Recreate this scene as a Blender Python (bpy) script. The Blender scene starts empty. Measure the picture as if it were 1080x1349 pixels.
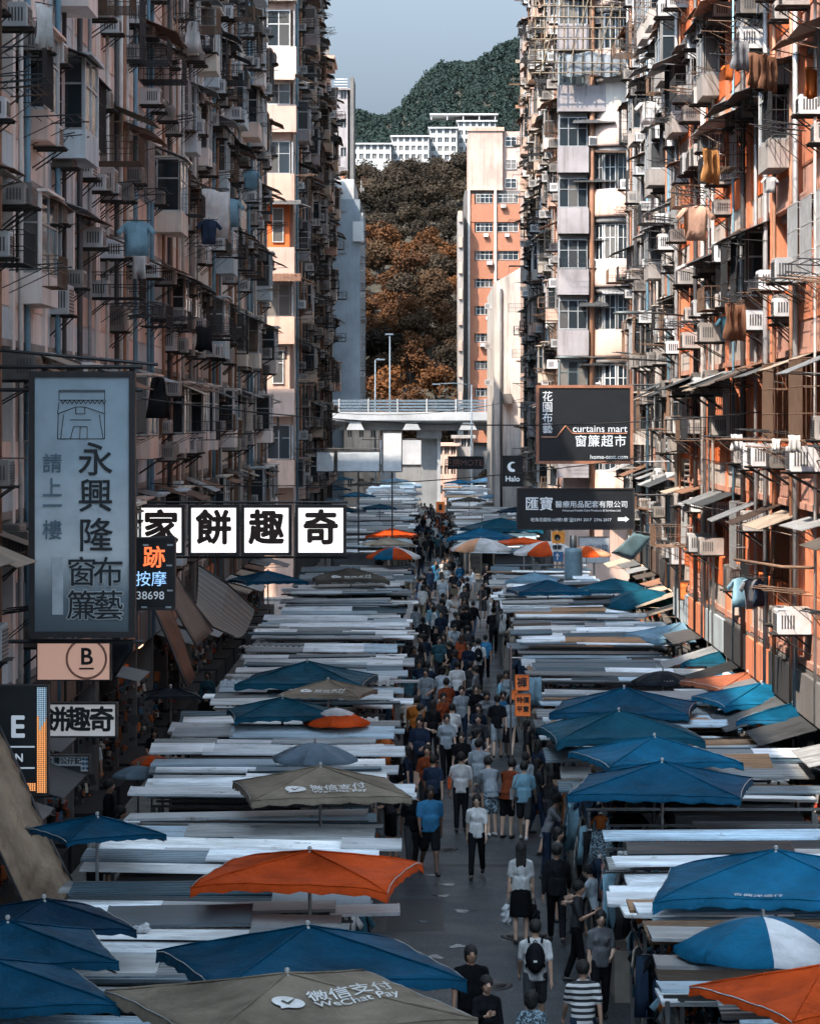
import bpy, bmesh, math, random
import numpy as np
from mathutils import Vector, Matrix, Euler
R = math.radians
rnd = random.Random(7)
sc = bpy.context.scene
C = sc.collection

# ------------------------------------------------------------------ camera
FPX, HC, VX, VY = 3976.0, 8.8, 562.0, 555.0      # focal length in photo pixels, eye height, vanishing point
cam_d = bpy.data.cameras.new('camera'); cam = bpy.data.objects.new('camera', cam_d); C.objects.link(cam)
cam.location = (0, 0, HC); cam.rotation_euler = (R(90), 0, 0)
cam_d.sensor_fit = 'HORIZONTAL'; cam_d.sensor_width = 36.0; cam_d.lens = 36.0*FPX/1080
cam_d.shift_x = (540-VX)/1080; cam_d.shift_y = -(674.5-VY)/1080
cam_d.clip_start = 0.5; cam_d.clip_end = 9000
sc.camera = cam

# ------------------------------------------------------------------ sky, sun, exposure
SUN_AZ, SUN_EL = R(40), R(51)                     # behind the camera, to its left
S = Vector((-math.sin(SUN_AZ)*math.cos(SUN_EL), -math.cos(SUN_AZ)*math.cos(SUN_EL), math.sin(SUN_EL)))
w = bpy.data.worlds.new('World'); sc.world = w; w.use_nodes = True
nt = w.node_tree; nt.nodes.clear()
sky = nt.nodes.new('ShaderNodeTexSky'); sky.sky_type = 'NISHITA'; sky.sun_disc = False
sky.sun_elevation = SUN_EL; sky.sun_rotation = math.atan2(S.x, S.y)
sky.air_density = 1.0; sky.dust_density = 7.5; sky.ozone_density = 1.0
hsv = nt.nodes.new('ShaderNodeHueSaturation'); hsv.inputs['Saturation'].default_value = 0.0
bg = nt.nodes.new('ShaderNodeBackground'); bg.inputs['Strength'].default_value = 0.10
wo = nt.nodes.new('ShaderNodeOutputWorld')
tint = nt.nodes.new('ShaderNodeMix'); tint.data_type = 'RGBA'; tint.blend_type = 'MULTIPLY'; tint.inputs[0].default_value = 1.0; tint.inputs[7].default_value = (.77, .97, 1.19, 1)   # cool, smoggy daylight
nt.links.new(sky.outputs[0], hsv.inputs['Color']); nt.links.new(hsv.outputs[0], tint.inputs[6]); nt.links.new(tint.outputs[2], bg.inputs[0]); nt.links.new(bg.outputs[0], wo.inputs[0])
sun_d = bpy.data.lights.new('sun', 'SUN'); sun = bpy.data.objects.new('sun', sun_d); C.objects.link(sun)
sun_d.energy = 4.0; sun_d.angle = R(0.53); sun_d.color = (1.0, 0.84, 0.67)
sun.rotation_euler = (-S).to_track_quat('-Z', 'Y').to_euler(); sun.location = (-60, -60, 120)
vs = sc.view_settings; vs.view_transform = 'Standard'; vs.look = 'None'; vs.exposure = 1.55; vs.gamma = 1.0
vs.use_curve_mapping = False
sc.render.engine = 'CYCLES'
sc.cycles.use_denoising = True; sc.cycles.use_adaptive_sampling = True; sc.cycles.adaptive_threshold = .04; sc.cycles.max_bounces = 5; sc.cycles.diffuse_bounces = 2; sc.cycles.glossy_bounces = 2
sc.cycles.transmission_bounces = 3; sc.cycles.transparent_max_bounces = 6; sc.cycles.volume_bounces = 0
sc.cycles.caustics_reflective = False; sc.cycles.caustics_refractive = False
sc.cycles.sample_clamp_indirect = 6.0

# ------------------------------------------------------------------ helpers
def P(px, py, d):
    """photo pixel at distance d (metres along the street) -> point in the place"""
    return Vector(((px-VX)*d/FPX, d, HC+(VY-py)*d/FPX))

class MB:
    def __init__(s): s.v = []; s.f = []; s.m = []; s.sm = []
    def add(s, vs_, fs, mi=0, smooth=False):
        b = len(s.v); s.v.extend([tuple(v) for v in vs_])
        for f in fs: s.f.append(tuple(b+i for i in f)); s.m.append(mi); s.sm.append(smooth)
        return s
    def box(s, x0, x1, y0, y1, z0, z1, mi=0):
        return s.add([(x0,y0,z0),(x1,y0,z0),(x1,y1,z0),(x0,y1,z0),(x0,y0,z1),(x1,y0,z1),(x1,y1,z1),(x0,y1,z1)],
              [(0,3,2,1),(4,5,6,7),(0,1,5,4),(1,2,6,5),(2,3,7,6),(3,0,4,7)], mi)
    def cbox(s, c, sz, mi=0, rot=None):
        hx, hy, hz = sz[0]/2, sz[1]/2, sz[2]/2
        vs_ = [Vector(q) for q in ((-hx,-hy,-hz),(hx,-hy,-hz),(hx,hy,-hz),(-hx,hy,-hz),(-hx,-hy,hz),(hx,-hy,hz),(hx,hy,hz),(-hx,hy,hz))]
        if rot is not None:
            M = Euler(rot).to_matrix(); vs_ = [M @ v for v in vs_]
        c = Vector(c)
        return s.add([v+c for v in vs_], [(0,3,2,1),(4,5,6,7),(0,1,5,4),(1,2,6,5),(2,3,7,6),(3,0,4,7)], mi)
    def tube(s, pts, r, n=6, mi=0, caps=True, smooth=True):
        pts = [Vector(p) for p in pts]; k = len(pts); rs = r if isinstance(r, (list, tuple)) else [r]*k
        vs_, fs = [], []
        for i, p in enumerate(pts):
            t = (pts[min(i+1,k-1)]-pts[max(i-1,0)]).normalized()
            a = Vector((0,0,1)) if abs(t.z) < .9 else Vector((1,0,0))
            u = t.cross(a).normalized(); q = t.cross(u)
            for j in range(n):
                th = 2*math.pi*j/n
                vs_.append(p+u*math.cos(th)*rs[i]+q*math.sin(th)*rs[i])
        for i in range(k-1):
            for j in range(n):
                fs.append((i*n+j, i*n+(j+1)%n, (i+1)*n+(j+1)%n, (i+1)*n+j))
        s.add(vs_, fs, mi, smooth)
        if caps:
            b = len(s.v)-len(vs_)
            s.f.append(tuple(b+j for j in reversed(range(n)))); s.m.append(mi); s.sm.append(False)
            s.f.append(tuple(b+(k-1)*n+j for j in range(n))); s.m.append(mi); s.sm.append(False)
        return s
    def bar(s, a, b, r=.012, n=4, mi=0): return s.tube([a, b], r, n, mi, True, False)
    def lathe(s, prof, n=16, c=(0,0,0), mi=0, smooth=True, a0=0, a1=2*math.pi, sc_=(1,1)):
        full = abs(a1-a0-2*math.pi) < 1e-6; m = n if full else n+1
        vs_, fs = [], []
        for (r, z) in prof:
            for j in range(m):
                th = a0+(a1-a0)*j/n
                vs_.append((c[0]+r*math.cos(th)*sc_[0], c[1]+r*math.sin(th)*sc_[1], c[2]+z))
        for i in range(len(prof)-1):
            for j in range(n):
                j2 = (j+1) % m
                fs.append((i*m+j, i*m+j2, (i+1)*m+j2, (i+1)*m+j))
        return s.add(vs_, fs, mi, smooth)
    def mesh(s, name, mats):
        me = bpy.data.meshes.new(name); me.from_pydata(s.v, [], s.f)
        if mats is not None:
            for m in (mats if isinstance(mats, (list, tuple)) else [mats]): me.materials.append(m)
        if any(s.m): me.polygons.foreach_set('material_index', s.m)
        if any(s.sm): me.polygons.foreach_set('use_smooth', s.sm)
        me.update(); return me
    def build(s, name, mats, parent=None, loc=(0,0,0), rot=None, scale=None):
        return link(name, s.mesh(name, mats), parent, loc, rot, scale)

def link(name, data, parent=None, loc=(0,0,0), rot=None, scale=None, mat=None):
    o = bpy.data.objects.new(name, data); C.objects.link(o)
    o.location = loc
    if rot is not None: o.rotation_euler = rot
    if scale is not None: o.scale = scale if isinstance(scale, (list, tuple, Vector)) else (scale,)*3
    if parent is not None: o.parent = parent
    if mat is not None: slot(o, mat)
    return o
def slot(o, m, i=0):
    o.material_slots[i].link = 'OBJECT'; o.material_slots[i].material = m
def thing(name, label, cat, loc=(0,0,0), rz=0, group=None):
    o = link(name, None, None, loc, (0,0,rz)); return tag(o, label, cat, group)
def tag(o, label, cat, group=None):
    o['label'] = label; o['category'] = cat
    if group: o['group'] = group
    return o
def struct(o): o['kind'] = 'structure'; return o
def stuff(o): o['kind'] = 'stuff'; return o
def copy_tree(o, parent=None):
    c = o.copy(); C.objects.link(c); c.parent = parent
    for ch in o.children: copy_tree(ch, c)
    return c

TMP = bpy.data.scenes.new('workbench')          # small scene in which text and figures are turned into meshes
def baked(ob):
    TMP.collection.objects.link(ob); vl = TMP.view_layers[0]; vl.update(); dg = vl.depsgraph
    dg.update(); me = bpy.data.meshes.new_from_object(ob.evaluated_get(dg), depsgraph=dg)
    TMP.collection.objects.unlink(ob); return me

# ------------------------------------------------------------------ materials
MATS = {}
def _base(name, col, rough, metal=0.0, spec=None):
    m = bpy.data.materials.new(name); m.use_nodes = True; t = m.node_tree
    b = t.nodes['Principled BSDF']
    b.inputs['Base Color'].default_value = (*col, 1); b.inputs['Roughness'].default_value = rough; b.inputs['Metallic'].default_value = metal
    if spec is not None: b.inputs['Specular IOR Level'].default_value = spec
    return m, t, b
def _mix(t, fac, a, b, mode='MIX'):
    n = t.nodes.new('ShaderNodeMix'); n.data_type = 'RGBA'; n.blend_type = mode
    for k, v in ((0, fac), (6, a), (7, b)):
        if hasattr(v, 'is_output') or isinstance(v, bpy.types.NodeSocket): t.links.new(v, n.inputs[k])
        elif k == 0: n.inputs[0].default_value = v
        else: n.inputs[k].default_value = (*v, 1)
    return n.outputs[2]
def _noise(t, scale, detail=4, rough=.55, coord=None, vec=(1,1,1)):
    n = t.nodes.new('ShaderNodeTexNoise'); n.inputs['Scale'].default_value = scale; n.inputs['Detail'].default_value = detail; n.inputs['Roughness'].default_value = rough
    if coord is not None:
        mp = t.nodes.new('ShaderNodeMapping'); mp.inputs['Scale'].default_value = vec
        t.links.new(coord, mp.inputs[0]); t.links.new(mp.outputs[0], n.inputs['Vector'])
    return n.outputs[0]
def _ramp(t, fac, p0, p1, c0=(0,0,0), c1=(1,1,1)):
    n = t.nodes.new('ShaderNodeValToRGB'); e = n.color_ramp.elements
    e[0].position = p0; e[1].position = p1; e[0].color = (*c0,1); e[1].color = (*c1,1)
    t.links.new(fac, n.inputs[0]); return n.outputs[0]
def _bump(t, b, h, strength=.3, dist=.02):
    n = t.nodes.new('ShaderNodeBump'); n.inputs['Strength'].default_value = strength; n.inputs['Distance'].default_value = dist
    t.links.new(h, n.inputs['Height']); t.links.new(n.outputs[0], b.inputs['Normal'])
def _pos(t): return t.nodes.new('ShaderNodeNewGeometry').outputs['Position']
def _obj(t): return t.nodes.new('ShaderNodeTexCoord').outputs['Object']
def _rand(t): return t.nodes.new('ShaderNodeObjectInfo').outputs['Random']
def dim(c, k): return tuple(x*k for x in c)

def plain(name, col, rough=.6, metal=0.0, spec=None, vary=0.0, grain=.25):
    if name in MATS: return MATS[name]
    m, t, b = _base(name, col, rough, metal, spec)
    n = _noise(t, 3.0, 5, .6, _pos(t))
    c = _mix(t, _ramp(t, n, .35, .7), dim(col, 1-grain), dim(col, 1+grain*.35))
    if vary:
        mr = t.nodes.new('ShaderNodeMapRange'); t.links.new(_rand(t), mr.inputs[0]); mr.inputs[3].default_value = 1-vary; mr.inputs[4].default_value = 1+vary*.6
        h = t.nodes.new('ShaderNodeHueSaturation'); t.links.new(mr.outputs[0], h.inputs['Value']); t.links.new(c, h.inputs['Color']); c = h.outputs[0]
    t.links.new(c, b.inputs['Base Color'])
    MATS[name] = m; return m
def plaster(name, col, dirt=(.10,.085,.075), amount=.75, vary=.0):
    if name in MATS: return MATS[name]
    m, t, b = _base(name, col, .88, 0, .25)
    p = _pos(t)
    big = _noise(t, .35, 5, .6, p)
    streak = _noise(t, 1.0, 6, .65, p, (3.2, 3.2, .22))
    fine = _noise(t, 9, 4, .6, p)
    c = _mix(t, _ramp(t, big, .35, .68), dim(col, .72), dim(col, 1.08))
    s1 = _ramp(t, streak, .50, .80)
    mm = t.nodes.new('ShaderNodeMath'); mm.operation = 'MULTIPLY'; mm.inputs[1].default_value = amount; t.links.new(s1, mm.inputs[0])
    c = _mix(t, mm.outputs[0], c, dirt)
    c = _mix(t, _ramp(t, fine, .3, .75), _mix(t, .75, dirt, c) if False else c, c)
    patch = _ramp(t, _noise(t, .9, 5, .6, p, (1,1,.5)), .58, .78)
    c = _mix(t, patch, c, dim(col, .6)) if amount > .5 else c
    if vary:
        mr = t.nodes.new('ShaderNodeMapRange'); t.links.new(_rand(t), mr.inputs[0]); mr.inputs[3].default_value = 1-vary; mr.inputs[4].default_value = 1+vary*.5
        h = t.nodes.new('ShaderNodeHueSaturation'); t.links.new(mr.outputs[0], h.inputs['Value']); t.links.new(c, h.inputs['Color']); c = h.outputs[0]
    t.links.new(c, b.inputs['Base Color'])
    _bump(t, b, fine, .35, .02)
    MATS[name] = m; return m
def sheet(name, col, rough=.42, rust=.35, metal=.25):
    """painted / galvanised roofing sheet: every sheet a little different, grime and rust along it"""
    if name in MATS: return MATS[name]
    m, t, b = _base(name, col, rough, metal)
    p = _pos(t); r = _rand(t)
    mr = t.nodes.new('ShaderNodeMapRange'); t.links.new(r, mr.inputs[0]); mr.inputs[3].default_value = .16; mr.inputs[4].default_value = 1.4
    n = _noise(t, 1.3, 6, .65, p, (.6, 2.4, 2))
    c = _mix(t, _ramp(t, n, .38, .66), dim(col, .55), dim(col, 1.05))
    h = t.nodes.new('ShaderNodeHueSaturation'); t.links.new(mr.outputs[0], h.inputs['Value']); t.links.new(c, h.inputs['Color']); c = h.outputs[0]
    c = _mix(t, _ramp(t, _noise(t, 2.2, 6, .7, p, (1, 1, 1)), .60, .74), c, (.09,.07,.06)) if rust else c
    t.links.new(c, b.inputs['Base Color'])
    t.links.new(_ramp(t, n, .3, .7, (rough*.7,)*3, (min(1,rough*1.5),)*3), b.inputs['Roughness'])
    MATS[name] = m; return m
def fabric(name, col, rough=.62, trans=.12, wrinkle=.5):
    if name in MATS: return MATS[name]
    m, t, b = _base(name, col, rough, 0, .04)
    p = _pos(t)
    n = _noise(t, 1.1, 6, .65, p)
    c = _mix(t, _ramp(t, n, .32, .68), dim(col, .55), dim(col, 1.3))
    c = _mix(t, _ramp(t, _noise(t, 4, 5, .7, p), .62, .85), c, _dust(col))
    t.links.new(c, b.inputs['Base Color'])
    _bump(t, b, _noise(t, 2.6, 5, .6, p, (1, 1, .4)), wrinkle*1.6, .09)
    if trans:
        tr = t.nodes.new('ShaderNodeBsdfTranslucent'); t.links.new(c, tr.inputs[0])
        mx = t.nodes.new('ShaderNodeMixShader'); mx.inputs[0].default_value = trans
        out = t.nodes['Material Output']
        t.links.new(b.outputs[0], mx.inputs[1]); t.links.new(tr.outputs[0], mx.inputs[2]); t.links.new(mx.outputs[0], out.inputs[0])
    MATS[name] = m; return m
def _dust(c): return tuple(.8*x+.2*.2 for x in c)
def glow(name, col, strength):
    if name in MATS: return MATS[name]
    m, t, b = _base(name, col, .35)
    b.inputs['Emission Color'].default_value = (*col, 1); b.inputs['Emission Strength'].default_value = strength
    MATS[name] = m; return m
def glassy(name, col=(.02,.028,.035), rough=.08):
    if name in MATS: return MATS[name]
    m, t, b = _base(name, col, rough, 0, .8)
    # each pane leans a little and has its own curtain or dark room behind it
    c = _mix(t, _ramp(t, _rand(t), .55, .95), col, dim((.16,.15,.14), 1.0))
    t.links.new(c, b.inputs['Base Color'])
    _bump(t, b, _noise(t, 1.2, 2, .5, _pos(t)), .08, .05)
    MATS[name] = m; return m

# ================================================================== THE SETTING
M_asph = plain('asphalt_mat', (.055,.06,.066), .62, spec=.2, grain=.5)
def _asphalt():
    t = M_asph.node_tree; b = t.nodes['Principled BSDF']; p = _pos(t)
    patchy = _ramp(t, _noise(t, .45, 4, .6, p), .40, .62)
    c = _mix(t, patchy, (.022,.026,.031), (.046,.052,.059))
    c = _mix(t, _ramp(t, _noise(t, 15, 4, .8, p), .53, .66), c, (.13,.15,.17))
    c = _mix(t, _ramp(t, _noise(t, 2.5, 5, .7, p), .62, .70), c, (.05,.055,.06))
    t.links.new(c, b.inputs['Base Color'])
    t.links.new(_ramp(t, patchy, 0, 1, (.38,)*3, (.62,)*3), b.inputs['Roughness'])
    _bump(t, b, _noise(t, 45, 3, .6, p), .5, .02)
_asphalt()
M_earth = plain('earth', (.06,.055,.045), .95)
M_pave = plain('paving', (.24,.23,.22), .8, grain=.4)
M_kerb = plain('kerb_stone', (.33,.32,.31), .8)

def flat(name, x0, x1, y0, y1, z, m):
    return struct(MB().add([(x0,y0,z),(x1,y0,z),(x1,y1,z),(x0,y1,z)], [(0,1,2,3)]).build(name, m))
flat('ground', -5000, 5000, -300, 9000, -.30, M_earth)
flat('road', -4.6, 4.6, -20, 320, 0.0, M_asph)
M_cross = plain('cross_street_asphalt', (.16,.165,.17), .7, grain=.3)
flat('cross_street', -70, 70, 129, 147.4, .004, M_cross)
M_white_paint = plain('road_paint', (.62,.62,.60), .7, grain=.35)
for k, (yy) in enumerate((130.6, 145.6)):
    for j in range(9):
        struct(MB().box(-4.4+j*1.0, -3.9+j*1.0, yy-1.0, yy+1.0, .006, .012).build('crossing_stripe', M_white_paint))
for s, nm in ((-1, 'pavement_left'), (1, 'pavement_right')):
    for (y0, y1) in ((-20, 128.9), (147.5, 320)):
        x0, x1 = sorted((s*4.6, s*14))
        struct(MB().box(x0, x1, y0, y1, -.2, .12).build(nm, M_pave))
        xk0, xk1 = sorted((s*4.45, s*4.6))
        struct(MB().box(xk0, xk1, y0, y1, -.2, .135).build('kerb', M_kerb))
# utility covers and trenches cut in the lane
M_iron = plain('cast_iron', (.06,.06,.062), .5, .6)
for (x, y) in ((.2, 62), (1.7, 51.5), (-.2, 80), (1.1, 96), (.9, 47)):
    o = MB().lathe([(0,.012),(.34,.012),(.34,.0)], 18).lathe([(.36,.006),(.44,.006),(.44,.0)], 18).build('manhole_cover', M_iron, loc=(x,y,.004)); struct(o)
M_patch = plain('asphalt_patch', (.018,.022,.026), .5, spec=.2, grain=.5)
for (x0,x1,y0,y1) in ((-.7,.3,52,55.5),(1.0,2.3,66,69),(.1,2.6,59.5,59.9),(-.9,2.6,88,88.5)):
    flat('road_patch', x0, x1, y0, y1, .004, M_patch)

# ------------------------------------------------------------------ terrain behind the street
def smooth(a, b, x):
    t = min(1, max(0, (x-a)/(b-a))); return t*t*(3-2*t)
def terrain(x, y):
    z = -.35 + 44*smooth(332, 470, y) + 10*smooth(470, 640, y)
    if y > 640:
        ridge = 132+.40*x+4*math.sin(x*.09)+3*math.sin(x*.21+1)
        z += (ridge-54)*smooth(680, 1150, y)
    return z + 1.2*math.sin(x*.11+y*.07)*smooth(340, 380, y)
M_forest_floor = plain('forest_floor', (.035,.032,.024), .95)
def hill(name, xs, ys):
    mb = MB(); nx, ny = len(xs), len(ys)
    vs_ = [(x, y, terrain(x, y)) for y in ys for x in xs]
    mb.add(vs_, [(j*nx+i, j*nx+i+1, (j+1)*nx+i+1, (j+1)*nx+i) for j in range(ny-1) for i in range(nx-1)], 0, True)
    return struct(mb.build(name, M_forest_floor))
hill('hill', [(-300+600*i/60) for i in range(61)], [330+6*j for j in range(60)]+[690+12*j for j in range(41)]+[1200,1300,1500])

def leaf_cloud(seed, rad, n, leaf, squash=.8, lobes=9):
    """leaf-sized faces spread through the lobes of one crown"""
    g = np.random.default_rng(seed)
    c = g.normal(size=(lobes, 3)); c /= np.linalg.norm(c, axis=1)[:, None]; c *= (rad*.62)*g.uniform(.5, 1, (lobes, 1)); c[:, 2] *= squash
    lr = rad*g.uniform(.30, .52, lobes)
    which = g.integers(0, lobes, n)
    d = g.normal(size=(n, 3)); d /= np.linalg.norm(d, axis=1)[:, None]
    p = c[which] + d*(lr[which]*g.uniform(.72, 1.06, n))[:, None]*np.array([1, 1, squash])
    nrm = d+g.normal(scale=.55, size=(n, 3)); nrm /= np.linalg.norm(nrm, axis=1)[:, None]
    a = np.cross(nrm, g.normal(size=(n, 3))); a /= np.linalg.norm(a, axis=1)[:, None]; b = np.cross(nrm, a)
    s = leaf*g.uniform(.6, 1.3, (n, 1))
    v = np.stack([p-a*s-b*s*.35, p+b*s*.55-a*s*.1, p+a*s+b*s*.1, p-b*s*.6+a*s*.1], 1).reshape(-1, 3)
    return v
def quads_mesh(name, v, m):
    n = len(v)//4; me = bpy.data.meshes.new(name)
    me.vertices.add(len(v)); me.vertices.foreach_set('co', v.astype(np.float32).ravel())
    me.loops.add(n*4); me.loops.foreach_set('vertex_index', np.arange(n*4, dtype=np.int32))
    me.polygons.add(n); me.polygons.foreach_set('loop_start', np.arange(0, n*4, 4, dtype=np.int32))
    me.materials.append(m); me.update(calc_edges=True); return me
def leafmat(name, c0, c1, c2):
    if name in MATS: return MATS[name]
    m, t, b = _base(name, c0, .8, 0, .04)
    c = _mix(t, _ramp(t, _noise(t, .35, 3, .6, _pos(t)), .35, .65), c0, c1)
    c = _mix(t, _ramp(t, _rand(t), .3, .9), c, c2)
    t.links.new(c, b.inputs['Base Color'])
    tr = t.nodes.new('ShaderNodeBsdfTranslucent'); t.links.new(c, tr.inputs[0])
    mx = t.nodes.new('ShaderNodeMixShader'); mx.inputs[0].default_value = .18; out = t.nodes['Material Output']
    t.links.new(b.outputs[0], mx.inputs[1]); t.links.new(tr.outputs[0], mx.inputs[2]); t.links.new(mx.outputs[0], out.inputs[0])
    MATS[name] = m; return m
L_dark = leafmat('leaf_dark', (.021,.018,.015), (.034,.028,.022), (.048,.038,.028))
L_olive = leafmat('leaf_olive', (.042,.028,.019), (.062,.040,.025), (.082,.050,.030))
L_rust = leafmat('leaf_rust', (.092,.043,.021), (.066,.036,.022), (.12,.052,.022))
L_far = leafmat('leaf_far', (.014,.027,.027), (.021,.035,.033), (.028,.043,.039))  # teal of distant haze put into the leaf colour
M_bark = plain('bark', (.07,.055,.045), .9)
crown_me = {}
for key, mt in (('dark', L_dark), ('olive', L_olive), ('rust', L_rust)):
    crown_me[key] = [quads_mesh('crown', leaf_cloud(11*i+3, 1.0, 1500, .075, .82, 12), mt) for i in range(4)]
trunk_me = []
for i in range(3):
    g = random.Random(i); mb = MB()
    mb.tube([(0,0,-1.6),(g.uniform(-.05,.05),g.uniform(-.05,.05),-.7),(g.uniform(-.1,.1),0,.25)], [.085,.06,.03], 7)
    for k in range(5):
        a = k*1.3+i; mb.tube([(0,0,-.65+.1*k),(.28*math.cos(a),.28*math.sin(a),-.2+.1*k),(.55*math.cos(a),.55*math.sin(a),.1+.1*k)], [.035,.024,.01], 5)
    trunk_me.append(mb.mesh('trunk', M_bark))
def tree(x, y, r, key, label, group, k, zoff=0):
    o = thing('tree', label, 'tree', (x, y, terrain(x, y)), 0, group)
    h = r*1.1+zoff
    link('trunk', trunk_me[k % 3], o, (0,0,h), (0,0,k*1.7), r)
    link('crown', crown_me[key][k % 4], o, (0,0,h), (0,0,k*2.1), (r, r, r*(.85+.2*((k*7) % 5)/5)))
    return o
g = random.Random(21); k = 0
y = 340.0
while y < 474:
    xw = .026*y
    x = -xw-2
    while x < xw+1:
        r = g.uniform(1.9, 3.6)*(1 if y > 350 else .8)
        xx = x+g.uniform(-.8, .8); yy = y+g.uniform(-1.5, 1.5)
        frac = (yy-340)/130
        rusty = g.random() < (.55 if .02 < frac < .66 else .22 if frac < .8 else 0)*(1.2 if xx < 2 else .65)
        key = 'rust' if rusty else ('dark' if frac > .62 or g.random() < .25 else 'olive')
        lab = {'rust': 'rust-orange leaved tree in the wood behind the flyover', 'dark': 'dark green tree in the wood behind the flyover',
               'olive': 'olive brown leaved tree in the wood behind the flyover'}[key]
        tree(xx, yy, r, key, lab, {'rust': 'rust-orange trees behind the flyover', 'dark': 'dark trees behind the flyover', 'olive': 'olive trees behind the flyover'}[key], k); k += 1
        x += r*1.25
    y += 5.6
# dark trees on the crest of the slope in front of the white villas
for i in range(16):
    x = -13+i*1.9+g.uniform(-.5,.5); y = 492+g.uniform(-8, 12)
    tree(x, y, g.uniform(2.0, 3.4), 'dark', 'dark green tree on the crest below the white terraces', 'dark trees below the white terraces', i)
# far forest: one mass on the far hill
gg = np.random.default_rng(5); cl = [leaf_cloud(100+i, 1.0, 70, .22, .85, 6) for i in range(6)]
parts = []
for i in range(6500):
    yv = gg.uniform(700, 1180); xv = gg.uniform(-.035, .05)*yv
    r_ = gg.uniform(1.3, 2.9)
    zz = terrain(xv, yv)+r_*.55
    a = gg.uniform(0, 6.28); ca, sa = math.cos(a), math.sin(a)
    v = cl[i % 6]*r_
    v = np.stack([v[:, 0]*ca-v[:, 1]*sa+xv, v[:, 0]*sa+v[:, 1]*ca+yv, v[:, 2]+zz], 1)
    parts.append(v)
far = link('far_forest', quads_mesh('far_forest', np.concatenate(parts), L_far)); stuff(far)
far['label'] = 'dense green forest covering the far hill'; far['category'] = 'forest'

# ------------------------------------------------------------------ white terraces below the far hill
M_vwhite = plaster('villa_white', (.44,.45,.46), (.4,.4,.4), .3)
M_glass = glassy('window_glass')
def simple_block(name, label, x0, x1, y0, y1, z0, z1, m, rows, cols, win=(1.2,1.3), roof=True, frame=None):
    o = thing(name, label, 'building', ((x0+x1)/2, y0, z0))
    w_ = x1-x0; h = z1-z0
    MB().box(-w_/2, w_/2, .25, y1-y0, 0, h).build('wall', m, o)
    if roof: MB().box(-w_/2-.3, w_/2+.3, -.3, y1-y0+.2, h, h+.3).build('roof', m, o)
    sx = w_/cols; sz = h/rows
    for r_ in range(rows):
        MB().box(-w_/2, w_/2, 0, .25, r_*sz, r_*sz+sz-win[1]).build('spandrel', m, o)
        for c in range(cols):
            x = -w_/2+sx*(c+.5); zb = r_*sz+sz-win[1]
            if c < cols: [MB().box(q0, q1, 0, .25, zb, zb+win[1]-.002).build('pier', m, o) for q0, q1 in ((x-sx/2, x-win[0]/2), (x+win[0]/2, x+sx/2))]
            wd = MB()
            for t_ in (-.5, 0, .5): wd.box(x+t_*win[0]-.04, x+t_*win[0]+.04, .12, .2, zb, zb+win[1])
            wo_ = wd.build('window', frame or m, o)
            MB().box(x-win[0]/2+.01, x+win[0]/2-.01, .21, .24, zb+.01, zb+win[1]-.01).build('pane', M_glass, wo_)
    return o
def villa(px0, px1, py0, py1, d, rows, cols, label, z0=None):
    a = P(px0, py0, d); b_ = P(px1, py1, d)
    zb = terrain((a.x+b_.x)/2, d)-3
    h_vis = a.z-b_.z
    n = int((a.z-b_.z)/(h_vis/rows)+.5); o = simple_block('terraced_house', label, a.x, b_.x, d, d+12, b_.z, a.z, M_vwhite, n, cols, win=((b_.x-a.x)/cols*.62, h_vis/rows*.55))
    MB().box(a.x-b_.x, 0, .02, 11, zb-b_.z, -.004).build('plinth', M_vwhite, o, (-(a.x-b_.x)/2, 0, 0)); return o
villa(566, 602, 169, 215, 560, 4, 4, 'white terraced block with flat roof on the ridge, left of the glassy one')
villa(603, 653, 160, 215, 566, 5, 6, 'tall white terraced block with a canopy roof on the ridge')
villa(516, 565, 180, 214, 554, 3, 6, 'low white terraced block with stepped roof on the ridge')
villa(463, 515, 190, 214, 548, 2, 6, 'lowest white terraced block on the ridge, beside the dark slab tower')
rb = thing('roof_canopy', 'thin white flat roof canopy on posts above the tall white terraced block', 'roof', P(610, 160, 568))
MB().box(-6.3, 6.6, -1, 9, 1.2, 1.5).build('slab', M_vwhite, rb)
for x in (-6, -3, 0, 3, 6): MB().box(x-.1, x+.1, -.8, -.6, .28, 1.2).build('post', M_vwhite, rb)

# ------------------------------------------------------------------ flyover across the end of the street
M_conc = plaster('concrete_light', (.36,.37,.385), (.25,.25,.25), .45)
M_concd = plaster('concrete_grey', (.20,.205,.21), (.12,.12,.12), .6)
M_rail = plain('rail_paint', (.12,.155,.19), .5, .2)
D = 300
fo = thing('flyover', 'white concrete flyover crossing the end of the street on one column', 'bridge', (0, D, 0))
MB().box(-45, 45, 0, 12, 8.72, 9.25).box(-45, 45, -.25, 0, 8.9, 9.75).build('deck', M_conc, fo)
MB().box(-45, 45, 1.2, 11, 7.9, 8.72).build('girder', M_concd, fo)
for i in range(-6, 7):
    x = i*5.6-1.5
    MB().add([(x-.5,-.05,8.72),(x+.5,-.05,8.72),(x+.5,1.2,8.72),(x-.5,1.2,8.72),(x-.9,.0,7.95),(x+.9,.0,7.95),(x+.9,1.2,7.95),(x-.9,1.2,7.95)],
             [(0,1,2,3),(4,7,6,5),(0,4,5,1),(1,5,6,2),(2,6,7,3),(3,7,4,0)]).build('bracket', M_conc, fo)
for z in (9.95, 10.25, 10.55, 10.85):
    MB().box(-45, 45, -.2, -.1, z-.10, z+.10).build('rail', M_rail, fo)
for i in range(-10, 11): MB().box(i*2.9-.07, i*2.9+.07, -.26, -.12, 9.75, 11.05).build('rail_post', M_conc, fo)
MB().box(-.55, 1.05, 2.5, 5.5, 0, 7.9).box(-1.0, 1.5, 1.5, 6.5, 7.1, 7.9).build('column', M_concd, fo)
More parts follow.
